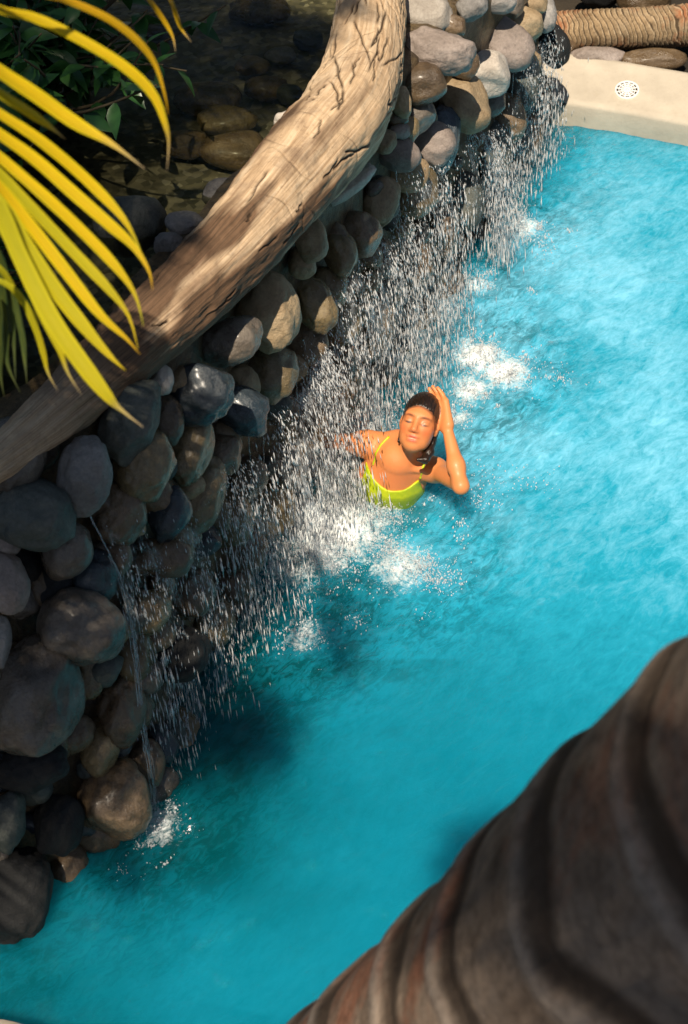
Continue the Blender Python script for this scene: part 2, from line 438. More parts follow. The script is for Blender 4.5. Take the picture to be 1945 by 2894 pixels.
# bank between coping and outer sheet
outer = rim + NO * .33
ang = np.arctan2(outer[:, 1] - cen[1], outer[:, 0] - cen[0])
far = []
for i in range(n):
    d = outer[i] - cen; d = d / np.linalg.norm(d)
    ts = []
    for lim, ax in ((-6, 0), (5.2, 0), (-3, 1), (11, 1)):
        if abs(d[ax]) > 1e-6:
            t = (lim - cen[ax]) / d[ax]
            if t > 0: ts.append(t)
    far.append(cen + d * min(ts))
far = np.array(far)
rows = []
for k_ in np.linspace(0, 1, 14):
    P = outer * (1-k_) + far * k_
    z = .125 + (0 if k_ in (0, 1) else .035) * fbm(np.c_[P * 2.2, np.zeros(n)], 5)
    rows.append(np.c_[P, z])
o = mk('planting_bed', np.vstack(rows), gridfaces(14, n), M_SOIL); tag(o, kind='structure')

# wall core: ruled face + cap, displaced
NS, NZ = 220, 34
tb = resample(np.c_[WB, np.zeros(len(WB))], NS)[:, :2]; tt = resample(np.c_[WT, np.zeros(len(WT))], NS)[:, :2]
Z0, Z1 = -1.25, 1.2
rows = []
for k_ in np.linspace(Z0, Z1, NZ):
    f = np.clip(k_ / 1.2, 0, 1)
    rows.append(np.c_[tb * (1-f) + tt * f, np.full(NS, k_)])
Tt = np.gradient(tt, axis=0); Tt /= np.linalg.norm(Tt, axis=1)[:, None]
WN = np.c_[Tt[:, 1], -Tt[:, 0]]            # towards the pool
FACE = np.stack(rows)                       # NZ,NS,3 undisplaced
CAP = [np.c_[tt - WN * d, np.full(NS, z)] for d, z in ((.06,1.225),(.14,1.22),(.26,1.2),(.34,1.05),(.36,.9))]
CORE = np.concatenate([FACE, np.stack(CAP)])
D = CORE.reshape(-1, 3).copy()
nz = fbm(D * 3.2, 11, 5)
N3 = np.tile(np.c_[WN, np.full(NS, .15)], (len(CORE), 1))
D += N3 * (nz[:, None] * .07 - .035)
wall = empty('stone_wall', (0, 4, 0)); tag(wall, 'river stone retaining wall with water spilling over it into the pool', 'wall')
under(mk('mortar_core', D, gridfaces(len(CORE), NS), M_MORTAR), wall)

# ray against wall face + flat crest
TRI = []
FF = FACE[::3, ::4]; FF = np.concatenate([FF, np.stack([np.c_[tt - WN * d, np.full(NS, 1.2)] for d in (.01, .3, .8, 1.6)])[:, ::4]])
gf = gridfaces(FF.shape[0], FF.shape[1]); FV = FF.reshape(-1, 3)
TRI = np.concatenate([FV[gf[:, [0, 1, 2]]], FV[gf[:, [0, 2, 3]]]])
def hit(px, py):
    d = ray(px, py); v0, v1, v2 = TRI[:, 0], TRI[:, 1], TRI[:, 2]
    e1, e2 = v1 - v0, v2 - v0
    h = np.cross(d, e2); a = np.sum(e1 * h, 1); a = np.where(abs(a) < 1e-12, 1e-12, a)
    s_ = CAM - v0; u_ = np.sum(s_ * h, 1) / a; q = np.cross(s_, e1); v_ = q @ d / a; t = np.sum(e2 * q, 1) / a
    ok = (u_ >= -.001) & (v_ >= -.001) & (u_ + v_ <= 1.001) & (t > .2)
    return CAM + d * t[ok].min() if ok.any() else None

def ico(sub):
    bm = bmesh.new(); bmesh.ops.create_icosphere(bm, subdivisions=sub, radius=1)
    V = np.array([v.co[:] for v in bm.verts]); Fc = np.array([[v.index for v in f.verts] for f in bm.faces]); bm.free()
    return V, Fc
ICO3, ICO4 = ico(4), ico(5)
SEED = [100]; SMALL = []
def stone(name, center, rx, ry, rz, ang, mat, parent, hi=False, lump=.13, ax=None):
    SEED[0] += 1; sd_ = SEED[0]
    V, Fc = ICO4 if hi else ICO3
    P = np.sign(V) * np.abs(V) ** .9
    q = V * 1.15 + sd_ * 3.7
    r = 1 + lump * fbm(q, sd_, 3) * 1.7 + .035 * fbm(V * 4 + sd_, sd_ + 9, 3)
    # one or two planed-off sides
    rg = np.random.default_rng(sd_)
    for _ in range(2):
        pn = nrm(rg.normal(size=3)); lim = rg.uniform(.7, .9)
        dd = P @ pn; P = P - np.maximum(dd - lim, 0)[:, None] * pn * .75
    P = P * r[:, None]
    ca, sa = math.cos(ang), math.sin(ang)
    A, B, C_ = ax if ax is not None else (RGT, UPV, -FWD)
    a_ = ca * A + sa * B; b_ = -sa * A + ca * B
    W = P[:, :1] * rx * a_ + P[:, 1:2] * ry * b_ + P[:, 2:] * rz * C_
    o = mk(name, W, Fc, mat)
    o.location = tuple(map(float, center))
    if parent: under(o, parent)
    return o

# (centre x, y, half-width, half-height, angle, kind, push towards camera) in the 1568-wide view
SP = [
 (968,32,62,48,-10,'light',.02),(1000,118,82,50,-10,'pink',.05),(1075,18,38,30,20,'grey',.0),(1148,98,66,50,-32,'pink',.03),(1182,52,52,40,-30,'tan',.0),
 (1108,166,57,48,-15,'light',.05),(962,190,55,43,10,'brown',.02),(1056,238,58,64,20,'tan',.06),(982,322,46,60,38,'pink',.04),(1000,322,44,82,-10,'blue',-.03),
 (915,232,24,36,10,'tan',.03),(910,298,24,19,0,'pink',.03),(1263,104,33,44,10,'black',.02),(1243,32,26,42,10,'grey',.0),(1205,10,42,28,0,'tan',0),(1140,5,38,24,0,'grey',0),
 (1030,60,30,25,0,'brown',-.05),(905,348,50,38,-25,'pink',.0),(798,422,66,22,38,'light',.04),(868,462,42,56,-12,'tan',.03),(815,532,55,50,0,'brown',.05),(706,545,40,52,10,'tan',.03),
 (770,572,38,56,15,'olive',.02),(690,598,32,36,0,'tan',0),(750,655,40,48,0,'olive',0),(712,688,44,72,32,'olive',.05),(612,706,72,88,12,'tan',.03),(528,778,72,50,28,'umber',.06),
 (616,852,64,68,-20,'olive',.03),(458,895,78,68,-12,'blue',.08),(548,932,74,58,-32,'blue',.05),(298,958,58,92,-22,'green',.03),(505,1036,45,45,0,'brown',.04),(430,1025,50,86,-15,'olive',.02),
 (330,1066,66,88,-15,'olive',.06),(190,1080,60,90,-12,'grey',.08),(25,1050,68,92,-20,'umber',.05),(80,1172,88,80,-15,'green',.08),(388,1170,44,66,-28,'blue',.07),(155,1250,50,66,-20,'umber',.05),
 (16,1236,30,32,0,'pink',.05),(22,1330,42,68,8,'pink',.1),(212,1312,54,62,0,'blue',.0),(458,1125,56,86,-14,'olive',.0),(272,1172,58,72,0,'brown',.0),(372,1268,64,48,0,'brown',.02),
 (520,1180,55,62,-10,'olive',-.02),(538,1255,66,62,0,'brown',.0),(530,1335,50,44,0,'brown',.04),(485,1424,48,62,-25,'olive',.05),(402,1490,76,60,8,'black',.05),(186,1424,96,84,-12,'umber',.08),
 (82,1588,106,142,-10,'umber',.09),(2,1462,24,58,0,'grey',.12),(75,1750,80,54,12,'black',.08),(18,1870,36,68,0,'green',.08),(132,1878,56,68,-8,'black',.06),(40,2042,72,110,-10,'black',.06),
 (265,1822,82,88,10,'brown',.02),(150,1980,48,60,-20,'brown',.02),(275,1620,55,85,0,'brown',-.03),(230,1700,40,70,-10,'olive',-.03),(610,1150,62,66,0,'olive',-.02),(640,1060,60,70,0,'brown',-.02),
 (690,950,60,72,0,'brown',-.02),(760,850,62,72,0,'brown',-.02),(838,745,60,72,-10,'brown',-.02),(870,655,55,62,0,'green',-.02),(930,600,58,60,0,'brown',-.02),(945,735,55,60,0,'olive',-.03),
 (855,870,60,62,0,'brown',-.03),(900,810,48,55,0,'green',-.03),(1000,520,55,62,0,'brown',-.02),(1055,455,52,66,0,'green',-.02),(1000,640,58,66,0,'brown',-.04),(1075,560,52,62,0,'brown',-.04),
 (1120,350,48,70,0,'green',-.02),(1150,270,46,60,0,'brown',-.02),(1185,190,42,60,0,'green',-.02),(1218,240,40,70,0,'black',-.02),(1190,320,45,58,0,'brown',-.03),(1110,460,40,66,0,'green',-.05),
 (940,440,60,60,0,'olive',-.01),(925,395,48,40,0,'tan',-.01),(860,590,48,44,0,'brown',-.01),(560,1090,48,52,0,'brown',-.02),(330,1390,52,60,0,'olive',-.03),(310,1500,48,62,0,'olive',-.05),
 (430,1350,55,55,0,'brown',-.02),(700,780,52,60,0,'brown',-.02),(775,735,46,54,0,'olive',-.02),(660,1000,40,48,0,'olive',-.04),(580,1330,40,48,0,'brown',-.06),(130,1330,45,60,0,'black',-.03),
 (60,1285,34,40,0,'black',-.02),(100,2120,60,70,0,'brown',-.02),(10,2200,50,70,0,'black',.02),(370,865,26,34,0,'light',-.02),(380,960,40,60,0,'brown',-.03),(262,1260,40,50,0,'brown',-.02),(225,1900,50,40,0,'brown',-.02),
 (330,1740,45,60,0,'brown',-.06),(120,1690,45,40,0,'olive',-.02),(205,1530,34,60,0,'olive',-.04),(85,1020,50,50,0,'brown',-.02),(640,930,38,40,0,'brown',-.03),
 (560,1440,46,50,0,'brown',-.12),(470,1590,70,60,0,'brown',-.14),(400,1680,60,70,0,'olive',-.14),(300,1960,70,60,0,'brown',-.15),(180,2090,70,60,0,'brown',-.15),(650,1330,60,60,0,'brown',-.15),
]
for x, y, rx, ry, an, kd, push in SP:
    px, py = x * 1945/1568, y * 1945/1568
    h_ = None
    for sh in range(0, 320, 20):
        h_ = hit(px - sh, py)
        if h_ is not None: break
    if h_ is None: continue
    d = depth_of(h_) - push - .02
    c = atd(px, py, d); k_ = d / F_PX * 1945/1568
    rx_, ry_ = rx * k_ * 1.04, ry * k_ * 1.04
    stone('stone', c, rx_, ry_, .85 * min(rx_, ry_) + .12 * max(rx_, ry_), math.radians(an), MS[kd], wall, hi=max(rx, ry) > 70)

rg = np.random.default_rng(77); placed = 0     # small stones packed between the big ones
for _ in range(900):
    i_ = rg.integers(12, int(NS*.82)); f_ = rg.random()
    w_ = np.array([*(tb[i_]*(1-f_) + tt[i_]*f_), f_*1.2 - .06])
    r_ = rg.uniform(.028, .062); kd = rg.choice(['brown', 'olive', 'umber', 'green', 'tan', 'blue'], p=[.3, .25, .2, .1, .1, .05])
    if placed >= 150: break
    if any(np.linalg.norm(w_ - q_) < .07 for q_ in SMALL): continue
    SMALL.append(w_); placed += 1
    stone('stone', w_ - np.array([*WN[i_], 0])*.005, r_*1.2, r_, r_, rg.uniform(0, 3), MS[kd], wall)

# ------------------------------------------------------------------ upper pond
bx = np.linspace(-5, 1.1, 70); by = np.linspace(1.6, 9.5, 80)
X, Y = np.meshgrid(bx, by)
def inside_wall(X, Y):          # signed distance behind the wall crest
    P = np.c_[X.ravel(), Y.ravel()]
    d2 = ((P[:, None] - tt[None]) ** 2).sum(-1); i = d2.argmin(1)
    return (-(P - tt[i]) * WN[i]).sum(1).reshape(X.shape)
sdw = inside_wall(X, Y)
bank = np.clip((-1.45 - X) / .8, 0, 1) + np.clip((1.55 + .55*(X + 1.5) + .9 - Y) / .6, 0, 1) * (X < -1.2)
Z = .93 + .07 * fbm(np.stack([X*1.3, Y*1.3, 0*X], -1), 21, 4) + .5 * np.clip(bank, 0, 1)
V = np.c_[X.ravel(), Y.ravel(), Z.ravel()]
gf = gridfaces(80, 70)
keep = (sdw.ravel()[gf] > .12).all(1)
o = mk('pond_bed', V, gf[keep], M_GRAVEL); tag(o, kind='structure')
o = mk('pond_water', np.c_[X.ravel(), Y.ravel(), np.full(X.size, 1.13)], gf[keep], M_POND); tag(o, kind='structure')

PS = [ # loose stones in the pond: x, y (1568 view), rx, ry, kind, label
 (420,512,46,24,'grey','grey stone wedged against the upper side of the leaning log'),
 (384,560,36,28,'grey','small grey stone at pond edge below the other beside the log'),
 (648,282,24,26,'light','bright white stone peeking out behind the log'),
 (475,225,75,30,'brown','flat brown stone lying under the pond water near its middle'),
 (505,440,48,26,'grey','dark rounded stone at water level left of the log'),
 (640,128,36,16,'grey','pale oblong stone on the pond gravel, nearest the log top'),
 (575,150,40,18,'tan','tan oblong stone on the pond gravel left of the pale one'),
 (590,22,70,26,'brown','long dark stone across the top of the pond'),
 (350,58,40,24,'brown','dark stone on the gravel by the shrub'),
 (520,270,70,24,'olive','flat olive stone sunk in the shaded pond'),
 (300,520,80,70,'green','large dark boulder in the pond behind the yellow frond'),
 (540,345,80,34,'brown','broad dark stone under water beside the middle of the log'),
 (700,90,34,24,'green','dark green stone under water left of the log top'),
 (610,200,50,24,'brown','small brown stone sunk between gravel and log'),
 (660,215,30,22,'green','greenish pebble right against the log in the pond'),
 (430,330,60,26,'brown','low brown stone in the darkest part of the pond'),
]
for x, y, rx, ry, kd, lab in PS:
    px, py = x * 1.2404, y * 1.2404
    zc = 1.0 if 'gravel' in lab or 'water' in lab or 'sunk' in lab or 'pond' in lab else 1.16
    if 'boulder' in lab or 'water level' in lab: zc = 1.12
    if 'edge' in lab or 'wedged' in lab or 'peeking' in lab: zc = 1.2
    c = atz(px, py, zc); k_ = depth_of(c) / F_PX * 1.2404
    o = stone('pond_stone', c, rx*k_, rx*k_*.7, ry*k_*1.1, 0, MS[kd], None, ax=(RGT, np.array([0,1.,0]), np.array([0,0,1.])))
    tag(o, lab, 'stone', 'loose stones in the upper pond')

# ------------------------------------------------------------------ leaning log
LC = [(1054,-190,.125),(1048,-60,.127),(1042,80,.13),(1022,215,.138),(965,340,.145),(870,460,.138),(758,593,.127),(660,700,.115),(555,805,.104),(422,929,.094),(283,1049,.084),(196,1129,.075),(80,1228,.062),(-50,1330,.048)]
zc = np.linspace(1.38, 1.30, len(LC))
NL, ML = 800, 220
C = resample(np.array([atz(p[0], p[1], z) for p, z in zip(LC, zc)]), NL)
R = resample(np.c_[[p[2] for p in LC], [0]*len(LC), [0]*len(LC)], NL)[:, 0]
s_len = np.r_[0, np.cumsum(np.linalg.norm(np.diff(C, axis=0), axis=1))]
th = np.linspace(0, 2*np.pi, ML, endpoint=False)
U, S = np.meshgrid(th, s_len)
cyl = np.stack([np.cos(U), np.sin(U), S * 2.2], -1)
disp = .014 * fbm(cyl * .8, 31, 4) + .006 * fbm(cyl * np.array([3, 3, 5.]), 35, 4)
disp += -.006 * np.abs(fbm(np.stack([np.cos(U)*1.2, np.sin(U)*1.2, S*9], -1), 39, 3))
crack = np.zeros_like(U)
rg = np.random.default_rng(5)
for _ in range(330):
    u0 = rg.uniform(0, 2*np.pi); s0 = rg.uniform(0, s_len[-1]*.8) ** 1; L = rg.uniform(.05, .3) * (1.1 if s0 < 1.2 else .6)
    if rg.random() > (1.0 if s0 < 1.6 else .3): continue
    wd = rg.uniform(.005, .011); slope = rg.normal(0, .3); ph = rg.uniform(0, 9)
    t_ = (S - s0) / L
    uu = u0 + slope * (S - s0) / .14 + .05 * np.sin(t_ * 4 + ph) + .012 * np.sin(t_ * 15 + ph)
    du = np.abs((U - uu + np.pi) % (2*np.pi) - np.pi) * .14
    taper = np.clip(1 - np.abs(t_ * 2 - 1) ** 2, 0, 1) * ((t_ > 0) & (t_ < 1))
    crack = np.maximum(crack, np.clip(1 - du / (wd * .55 + .0005), 0, 1) * np.clip(taper * 2, 0, 1))
for _ in range(26):          # short cross checks
    u0 = rg.uniform(0, 2*np.pi); s0 = rg.uniform(0, 2.2); wu = rg.uniform(.3, .9)
    ss = s0 + .03 * np.sin(3 * U + rg.uniform(0, 6))
    du = np.abs((U - u0 + np.pi) % (2*np.pi) - np.pi)
    crack = np.maximum(crack, .6 * np.clip(1 - np.abs(S - ss) / .004, 0, 1) * np.clip(1 - du/wu, 0, 1))
disp -= .010 * crack
LT = s_len[-1]; fr_ = S / LT
bark_shade = np.clip((fbm(cyl * np.array([1.6, 1.6, 1.1]), 51, 4) * 1.1 + (fr_ - .47) * 2.4) * 3.0, 0, 1) * np.clip((.97 - fr_) * 9, 0, 1) * .9  # dark lower half: bark and dappled shade, both put into the colour
disp += .006 * bark_shade * (1 + fbm(cyl * 5, 61, 3))
Vv, Fc = tube(C, R, ML, disp)
o = mk('leaning_log', Vv, Fc, M_WOOD)
pad = lambda A: np.r_[A.ravel(), 0, 0]
attr(o, 'crack', pad(np.clip(crack * 1.3, 0, 1))); attr(o, 'bark_shade', pad(bark_shade))
attr(o, 'uvl', np.c_[pad(np.cos(U) * .5 + np.sin(U * 1) * .37), pad(S), pad(0*S), np.ones(U.size + 2)], 'FLOAT_COLOR')
tag(o, 'thick weathered grey log with cracks curving along the wall crest', 'log')

# ------------------------------------------------------------------ pool water
dx = .0135
gx = np.arange(-1.35, 4.05, dx); gy = np.arange(1.5, 6.75, dx)
X, Y = np.meshgrid(gx, gy); Z0_ = np.zeros_like(X)
def pw(px, py, z=0.): return atz(px, py, z)[:2]
P2 = np.c_[X.ravel(), Y.ravel()]
wl = resample(np.c_[WB, np.zeros(len(WB))], 120)[:, :2]
dist = np.sqrt(((P2[:, None, 0] - wl[None, :, 0])**2 + (P2[:, None, 1] - wl[None, :, 1])**2).min(1)).reshape(X.shape)
SPL = [ # splash spots: px, py, radius m, strength
 (1405,600,.1,.9),(1475,640,.1,.9),(1440,690,.08,.5),(1355,1005,.12,1.2),(1425,1050,.12,1.1),(1330,1100,.1,1.0),(1290,1175,.08,.8),(1480,1090,.07,.5),(1340,800,.12,.7),(930,1480,.26,1.1),(1000,1400,.2,.8),(1130,1600,.16,.8),(820,1590,.2,.7),(1200,1620,.12,.5),
 (445,2330,.1,.8),(860,1800,.1,.7),(1500,390,.1,.5),(1010,1200,.2,.9),(1150,1000,.2,.8),(1240,860,.16,.7),(700,1700,.15,.5),(1090,1425,.1,.8),(1400,560,.1,.6)]
foam = np.zeros_like(X); chop = np.zeros_like(X)
for px, py, r_, st in SPL:
    c = pw(px, py); q = ((X-c[0])**2 + (Y-c[1])**2) / r_**2
    foam = np.maximum(foam, st * np.exp(-q)); chop += st * np.exp(-q / 5)
chop = np.clip(chop + .9 * np.exp(-(dist / .45)**2), 0, 1.6)
xy0 = np.stack([X, Y, Z0_], -1)
ca, sa = math.cos(.5), math.sin(.5)
rot = np.stack([X*ca + Y*sa, (-X*sa + Y*ca) * 1.6, Z0_], -1)
wrp = rot + .25 * np.stack([fbm(rot*2, 71, 2), fbm(rot*2+9, 72, 2), Z0_], -1)
Z = .009 * fbm(wrp * 2.6, 73, 3) + .004 * fbm(wrp * 9, 74, 3)
Z += chop * (.011 * fbm(xy0 * 14, 75, 3) + .004 * fbm(xy0 * 34, 76, 2))
for px, py, r_, st in SPL:
    c = pw(px, py); rr = np.hypot(X-c[0], Y-c[1])
    Z += .006 * st * np.sin(rr * 52 + 4*fbm(xy0*3, 77, 2)) * np.exp(-rr / .35)
lit = np.clip((Y + .35*X - 2.75) / 1.6, 0, 1)  # paler upper pool: aeration plus sky reflection painted into the colour
aer_lit = np.clip(.12 + .86 * lit * np.clip(dist / .35, .25, 1) + .35 * fbm(xy0 * 1.1, 81, 3) * lit, 0, 1) + .5 * np.clip(foam, 0, 1)
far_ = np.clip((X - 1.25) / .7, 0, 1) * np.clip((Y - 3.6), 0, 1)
aer_lit = np.clip(aer_lit - .45 * far_, .05, 1)
V = np.c_[X.ravel(), Y.ravel(), Z.ravel()]
from_poly = np.array([p for p in np.vstack([rim, (WB[::-1][2:] - np.array([.25, -.1]))])])
def in_poly(P, poly):
    ins = np.zeros(len(P), bool); j = len(poly) - 1
    for i in range(len(poly)):
        a_, b_ = poly[i], poly[j]
        c_ = ((a_[1] > P[:, 1]) != (b_[1] > P[:, 1])) & (P[:, 0] < (b_[0]-a_[0]) * (P[:, 1]-a_[1]) / (b_[1]-a_[1] + 1e-12) + a_[0])
        ins ^= c_; j = i
    return ins
cr = np.array([from_poly[:, 0].mean(), from_poly[:, 1].mean()])
ins = in_poly(P2, from_poly + .02 * (from_poly - cr) / np.linalg.norm(from_poly - cr, axis=1)[:, None])
gf = gridfaces(len(gy), len(gx))
gf = gf[ins[gf].all(1)]
used = np.unique(gf); remap = -np.ones(len(V), int); remap[used] = np.arange(len(used))
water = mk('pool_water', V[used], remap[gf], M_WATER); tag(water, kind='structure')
for nm, A in (('foam', np.clip(foam, 0, 1.3)), ('aer_lit', aer_lit), ('chop', chop), ('near', np.clip(1.1 - dist/np.where(Y < 3, .7, .5) + .6*fbm(xy0*2.6, 91, 4), 0, 1)*np.clip(1.35 - .4*np.clip(Y-2.4, 0, 3), .25, 1))): attr(water, nm, A.ravel()[used])  # near masks the wall shade painted into the water

# ------------------------------------------------------------------ falling water and spray (drops are past counting)
OCT_V = np.array([(1,0,0),(-.5,.87,0),(-.5,-.87,0),(0,0,1.25),(0,0,-1)]); OCT_F = np.array([(0,1,3),(1,2,3),(2,0,3),(1,0,4),(2,1,4),(0,2,4)])
def drops(name, P, r, stretch, vel=None, mat=None):
    P = np.asarray(P); n = len(P)
    r = np.broadcast_to(r, (n,)); st = np.broadcast_to(stretch, (n,))
    a = RNG.uniform(0, 6.28, n); c, s_ = np.cos(a), np.sin(a)
    V = np.empty((n, 5, 3))
    V[..., 0] = (OCT_V[None, :, 0]*c[:, None] - OCT_V[None, :, 1]*s_[:, None]) * r[:, None]
    V[..., 1] = (OCT_V[None, :, 0]*s_[:, None] + OCT_V[None, :, 1]*c[:, None]) * r[:, None]
    V[..., 2] = OCT_V[None, :, 2] * (r*st)[:, None]
    if vel is not None:     # lean along the velocity
        k_ = -vel[:, :2] / np.maximum(np.abs(vel[:, 2:]), .4)
        V[..., :2] += V[..., 2:3] * k_[:, None, :] * .8
    V += P[:, None]
    Fc = (OCT_F[None] + 5*np.arange(n)[:, None, None]).reshape(-1, 3)
    return V.reshape(-1, 3), Fc
def outn(p):
    i = ((tt - p[:2])**2).sum(1).argmin(); return np.array([*WN[i], 0.])
def fall(lips, n, v=(.15, .5), spread=.03, rmin=.0009, rmax=.0024, st=(4.5, 15), bias=1.0, stop=0.):
    P, VL = [], []
    n = int(n*.58)
    lp = [hit(x, y) for x, y in lips]; lp = [p for p in lp if p is not None]
    L = resample(np.array(lp), 60) if len(lp) > 1 else np.array(lp * 60)
    K_ = 15; cl = RNG.random(K_); cw = RNG.random(K_)**1.6 + .08; cw /= cw.sum(); cv = RNG.uniform(*v, K_); cs = RNG.uniform(.4, 1.7, K_)
    for _ in range(n):
        if RNG.random() < .9:
            k_ = RNG.choice(K_, p=cw); u_ = cl[k_]*59 + RNG.normal(0, cs[k_]); vo = cv[k_]*RNG.normal(1, .16); sp_ = .35
        else:
            u_ = RNG.random()*59; vo = RNG.uniform(*v); sp_ = 1
        j = int(np.clip(u_, 0, 59))
        p0 = L[j] + RNG.normal(0, spread*sp_, 3) * np.array([1, 1, .4]); nn = outn(p0)
        p0 = p0 + nn * .06
        h = max(p0[2] - stop, .02)
        dz = h * RNG.random() ** bias; t = math.sqrt(2*dz/9.81)
        q = p0 + nn * vo * t + np.array([*RNG.normal(0, .09, 2), 0]) * t; q[2] = p0[2] - dz
        P.append(q); VL.append((nn[0]*vo, nn[1]*vo, -9.81*t))
    P = np.array(P); VL = np.array(VL)
    ba, bb = atd(900, 1240, 5.2), atd(1200, 1300, 5.12)
    ab = bb - ba; tq = np.clip((P - ba) @ ab / (ab @ ab), 0, 1); dq = np.linalg.norm((P - ba - tq[:, None]*ab), axis=1)
    cam_side = (P - ba - tq[:, None]*ab) @ -FWD
    keep_ = (dq > .11) & ~((dq < .34) & (cam_side > 0) & (RNG.random(len(P)) < .55) & (P[:, 2] < .75))
    P, VL = P[keep_], VL[keep_]; n = len(P)
    r = RNG.uniform(rmin, rmax, n) * (.6 + RNG.random(n)**2)
    big = RNG.random(n) < .12; r[big] *= 1.7
    sp = np.clip(np.abs(VL[:, 2]) / 3.0, .25, 1.2)
    return drops('', P, r, np.maximum(1.2, RNG.uniform(*st, n) * sp), VL)
def stream(pix, rad, z=None, m=7, n=90, push=.09):
    C = np.array([ (lambda h_: atd(x, y, depth_of(h_) - push))(hit(x, y)) for x, y in pix])
    C = resample(C, n); sd_ = RNG.integers(999)
    C += .004 * np.stack([fbm(C*30, sd_+k_, 2) for k_ in range(3)], -1)
    R = rad * (1 + .5 * fbm(C * 45, sd_, 3)) * np.linspace(1, .75, n)
    return tube(C, np.maximum(R, .0008), m, caps=False)
def merge_np(parts):
    Vs, Fs, k_ = [], [], 0
    for V, Fc in parts:
        Fc = np.asarray(Fc)
        if Fc.shape[1] == 4: Fc = np.vstack([Fc[:, [0, 1, 2]], Fc[:, [0, 2, 3]]])
        Vs.append(V); Fs.append(Fc + k_); k_ += len(V)
    return np.vstack(Vs), np.vstack(Fs)
def sheet(lips, v, off=.05, n=70, m=40, dens=1.0):
    lp = [hit(x, y) for x, y in lips]; L = resample(np.array([p for p in lp if p is not None]), n)
    sd_ = int(RNG.integers(999)); V = np.empty((m, n, 3)); fade = np.empty((m, n))
    su = np.r_[0, np.cumsum(np.linalg.norm(np.diff(L, axis=0), axis=1))]
    uv = np.empty((m, n, 2))
    for i in range(n):
        nn = outn(L[i]); p0 = L[i] + nn*off; vo = v*(1 + .5*vnoise(np.array([su[i]*9, 0, sd_]), sd_)); h = max(p0[2], .05)
        for j in range(m):
            dz = h*(j/(m-1))**1.4; t = math.sqrt(2*dz/9.81)
            V[j, i] = p0 + nn*(vo*t + .02*vnoise(np.array([su[i]*14, dz*4, sd_*.1]), sd_)); V[j, i, 2] = p0[2] - dz
            uv[j, i] = (su[i] + sd_, dz**.5)
            fade[j, i] = dens*min(1, (i+.5)/n*6, (n-.5-i)/n*6)*min(1, j/5)
    return V.reshape(-1, 3), gridfaces(m, n), uv.reshape(-1, 2), fade.ravel()
def waterfall(label, parts, veil=None, sheets=()):
    V, Fc = merge_np(parts)
    o = mk('waterfall', V, Fc, M_DROP); tag(o, label, 'waterfall', 'streams falling over the stone wall', 'stuff')
    if veil:
        V, Fc = merge_np(veil); v_ = mk('water_strand', V, Fc, M_VEIL, o); v_['kind'] = 'stuff'
    for args in sheets:
        V, Fc, uv, fd = sheet(*args); v_ = mk('water_veil', V, Fc, M_SHEET, o); v_['kind'] = 'stuff'
        attr(v_, 'vfade', fd); attr(v_, 'vuv', np.c_[uv, 0*fd, 0*fd + 1], 'FLOAT_COLOR')
    return o
sA = [(235,1420),(270,1490),(310,1570),(345,1650),(367,1750),(385,1880),(402,2048),(425,2174),(442,2310)]
waterfall('thin water stream trickling down the shaded lower end of the wall',
  [fall([(262,1440),(330,1560),(420,1560)], 1500, (.05,.4), .035), fall([(300,1400),(520,1420)], 1200, (.05,.3), .06), fall([(440,1480),(560,1560)], 700, (.05,.3), .06)],
  [stream([(x+dx_, y+dy_) for x, y in sA[k_:]], r_) for dx_, dy_, k_, r_ in ((0,0,0,.0022),(5,6,0,.0016),(-7,0,2,.0014),(9,0,3,.0012),(2,0,4,.0018),(-3,10,5,.0013))],
  [([(248,1440),(300,1470)], .12, .07, 40, 40, .9), ([(300,1450),(420,1500),(520,1450)], .15, .05, 60, 40, .6)])
waterfall('heavy white curtain of water beside the bather, pouring off the dark stones',
  [fall([(650,1230),(720,1160),(820,1060),(860,960)], 8000, (.15,.6), .05, .001, .0026), fall([(800,1010),(870,930),(930,850)], 4200, (.15,.5), .05), fall([(560,1330),(650,1240)], 2200, (.1,.5), .05)],
  [stream([(x0, y0), (x0+8, y0+90), (x0+14, y0+230), (x0+16, y0+int(l))], r_) for x0, y0, l, r_ in [(735,1130,330,.0018),(790,1080,370,.0022),(830,1010,400,.002),(860,960,400,.0018),(700,1200,260,.0015)]],
  [([(690,1250),(760,1130),(830,1050),(870,950)], .45, .06, 90, 50, 1.0), ([(720,1180),(800,1080),(880,930)], .28, .05, 90, 50, 1.0), ([(600,1330),(700,1230)], .2, .05, 60, 40, .7)])
waterfall('broad spray of drops falling below the middle of the log',
  [fall([(930,740),(1000,690),(1060,650),(1100,560)], 5600, (.1,.6), .06), fall([(1110,480),(1160,460),(1220,420)], 2600, (.1,.5), .06), fall([(880,830),(950,740)], 1900, (.1,.5), .05)],
  [stream([(x0, y0), (x0+6, y0+70), (x0+10, y0+170), (x0+12, y0+int(l))], r_) for x0, y0, l, r_ in [(1010,700,300,.002),(960,760,260,.0018),(1120,480,240,.002),(1150,520,260,.0014)]],
  [([(890,830),(960,740),(1060,650),(1110,560)], .3, .05, 90, 50, .8), ([(1100,520),(1160,470),(1230,420)], .3, .05, 70, 50, .9)])
sE = [(1330,372),(1338,430),(1343,520),(1346,620),(1348,720),(1350,840)]
waterfall('narrow bright jet dropping from the rounded tan stone',
  [fall([(1318,372),(1345,372)], 2600, (.3,.45), .012, .0009, .0022), fall([(1270,380),(1400,330)], 2200, (.1,.5), .06)],
  [stream([(x+d_, y) for x, y in sE], r_, push=.1+.004*d_) for d_, r_ in ((0,.0026),(6,.0016),(-6,.0016),(11,.0012),(-11,.001))], [([(1310,372),(1352,370)], .36, .05, 40, 50, 1.2), ([(1270,390),(1390,340)], .25, .05, 60, 40, .6)])
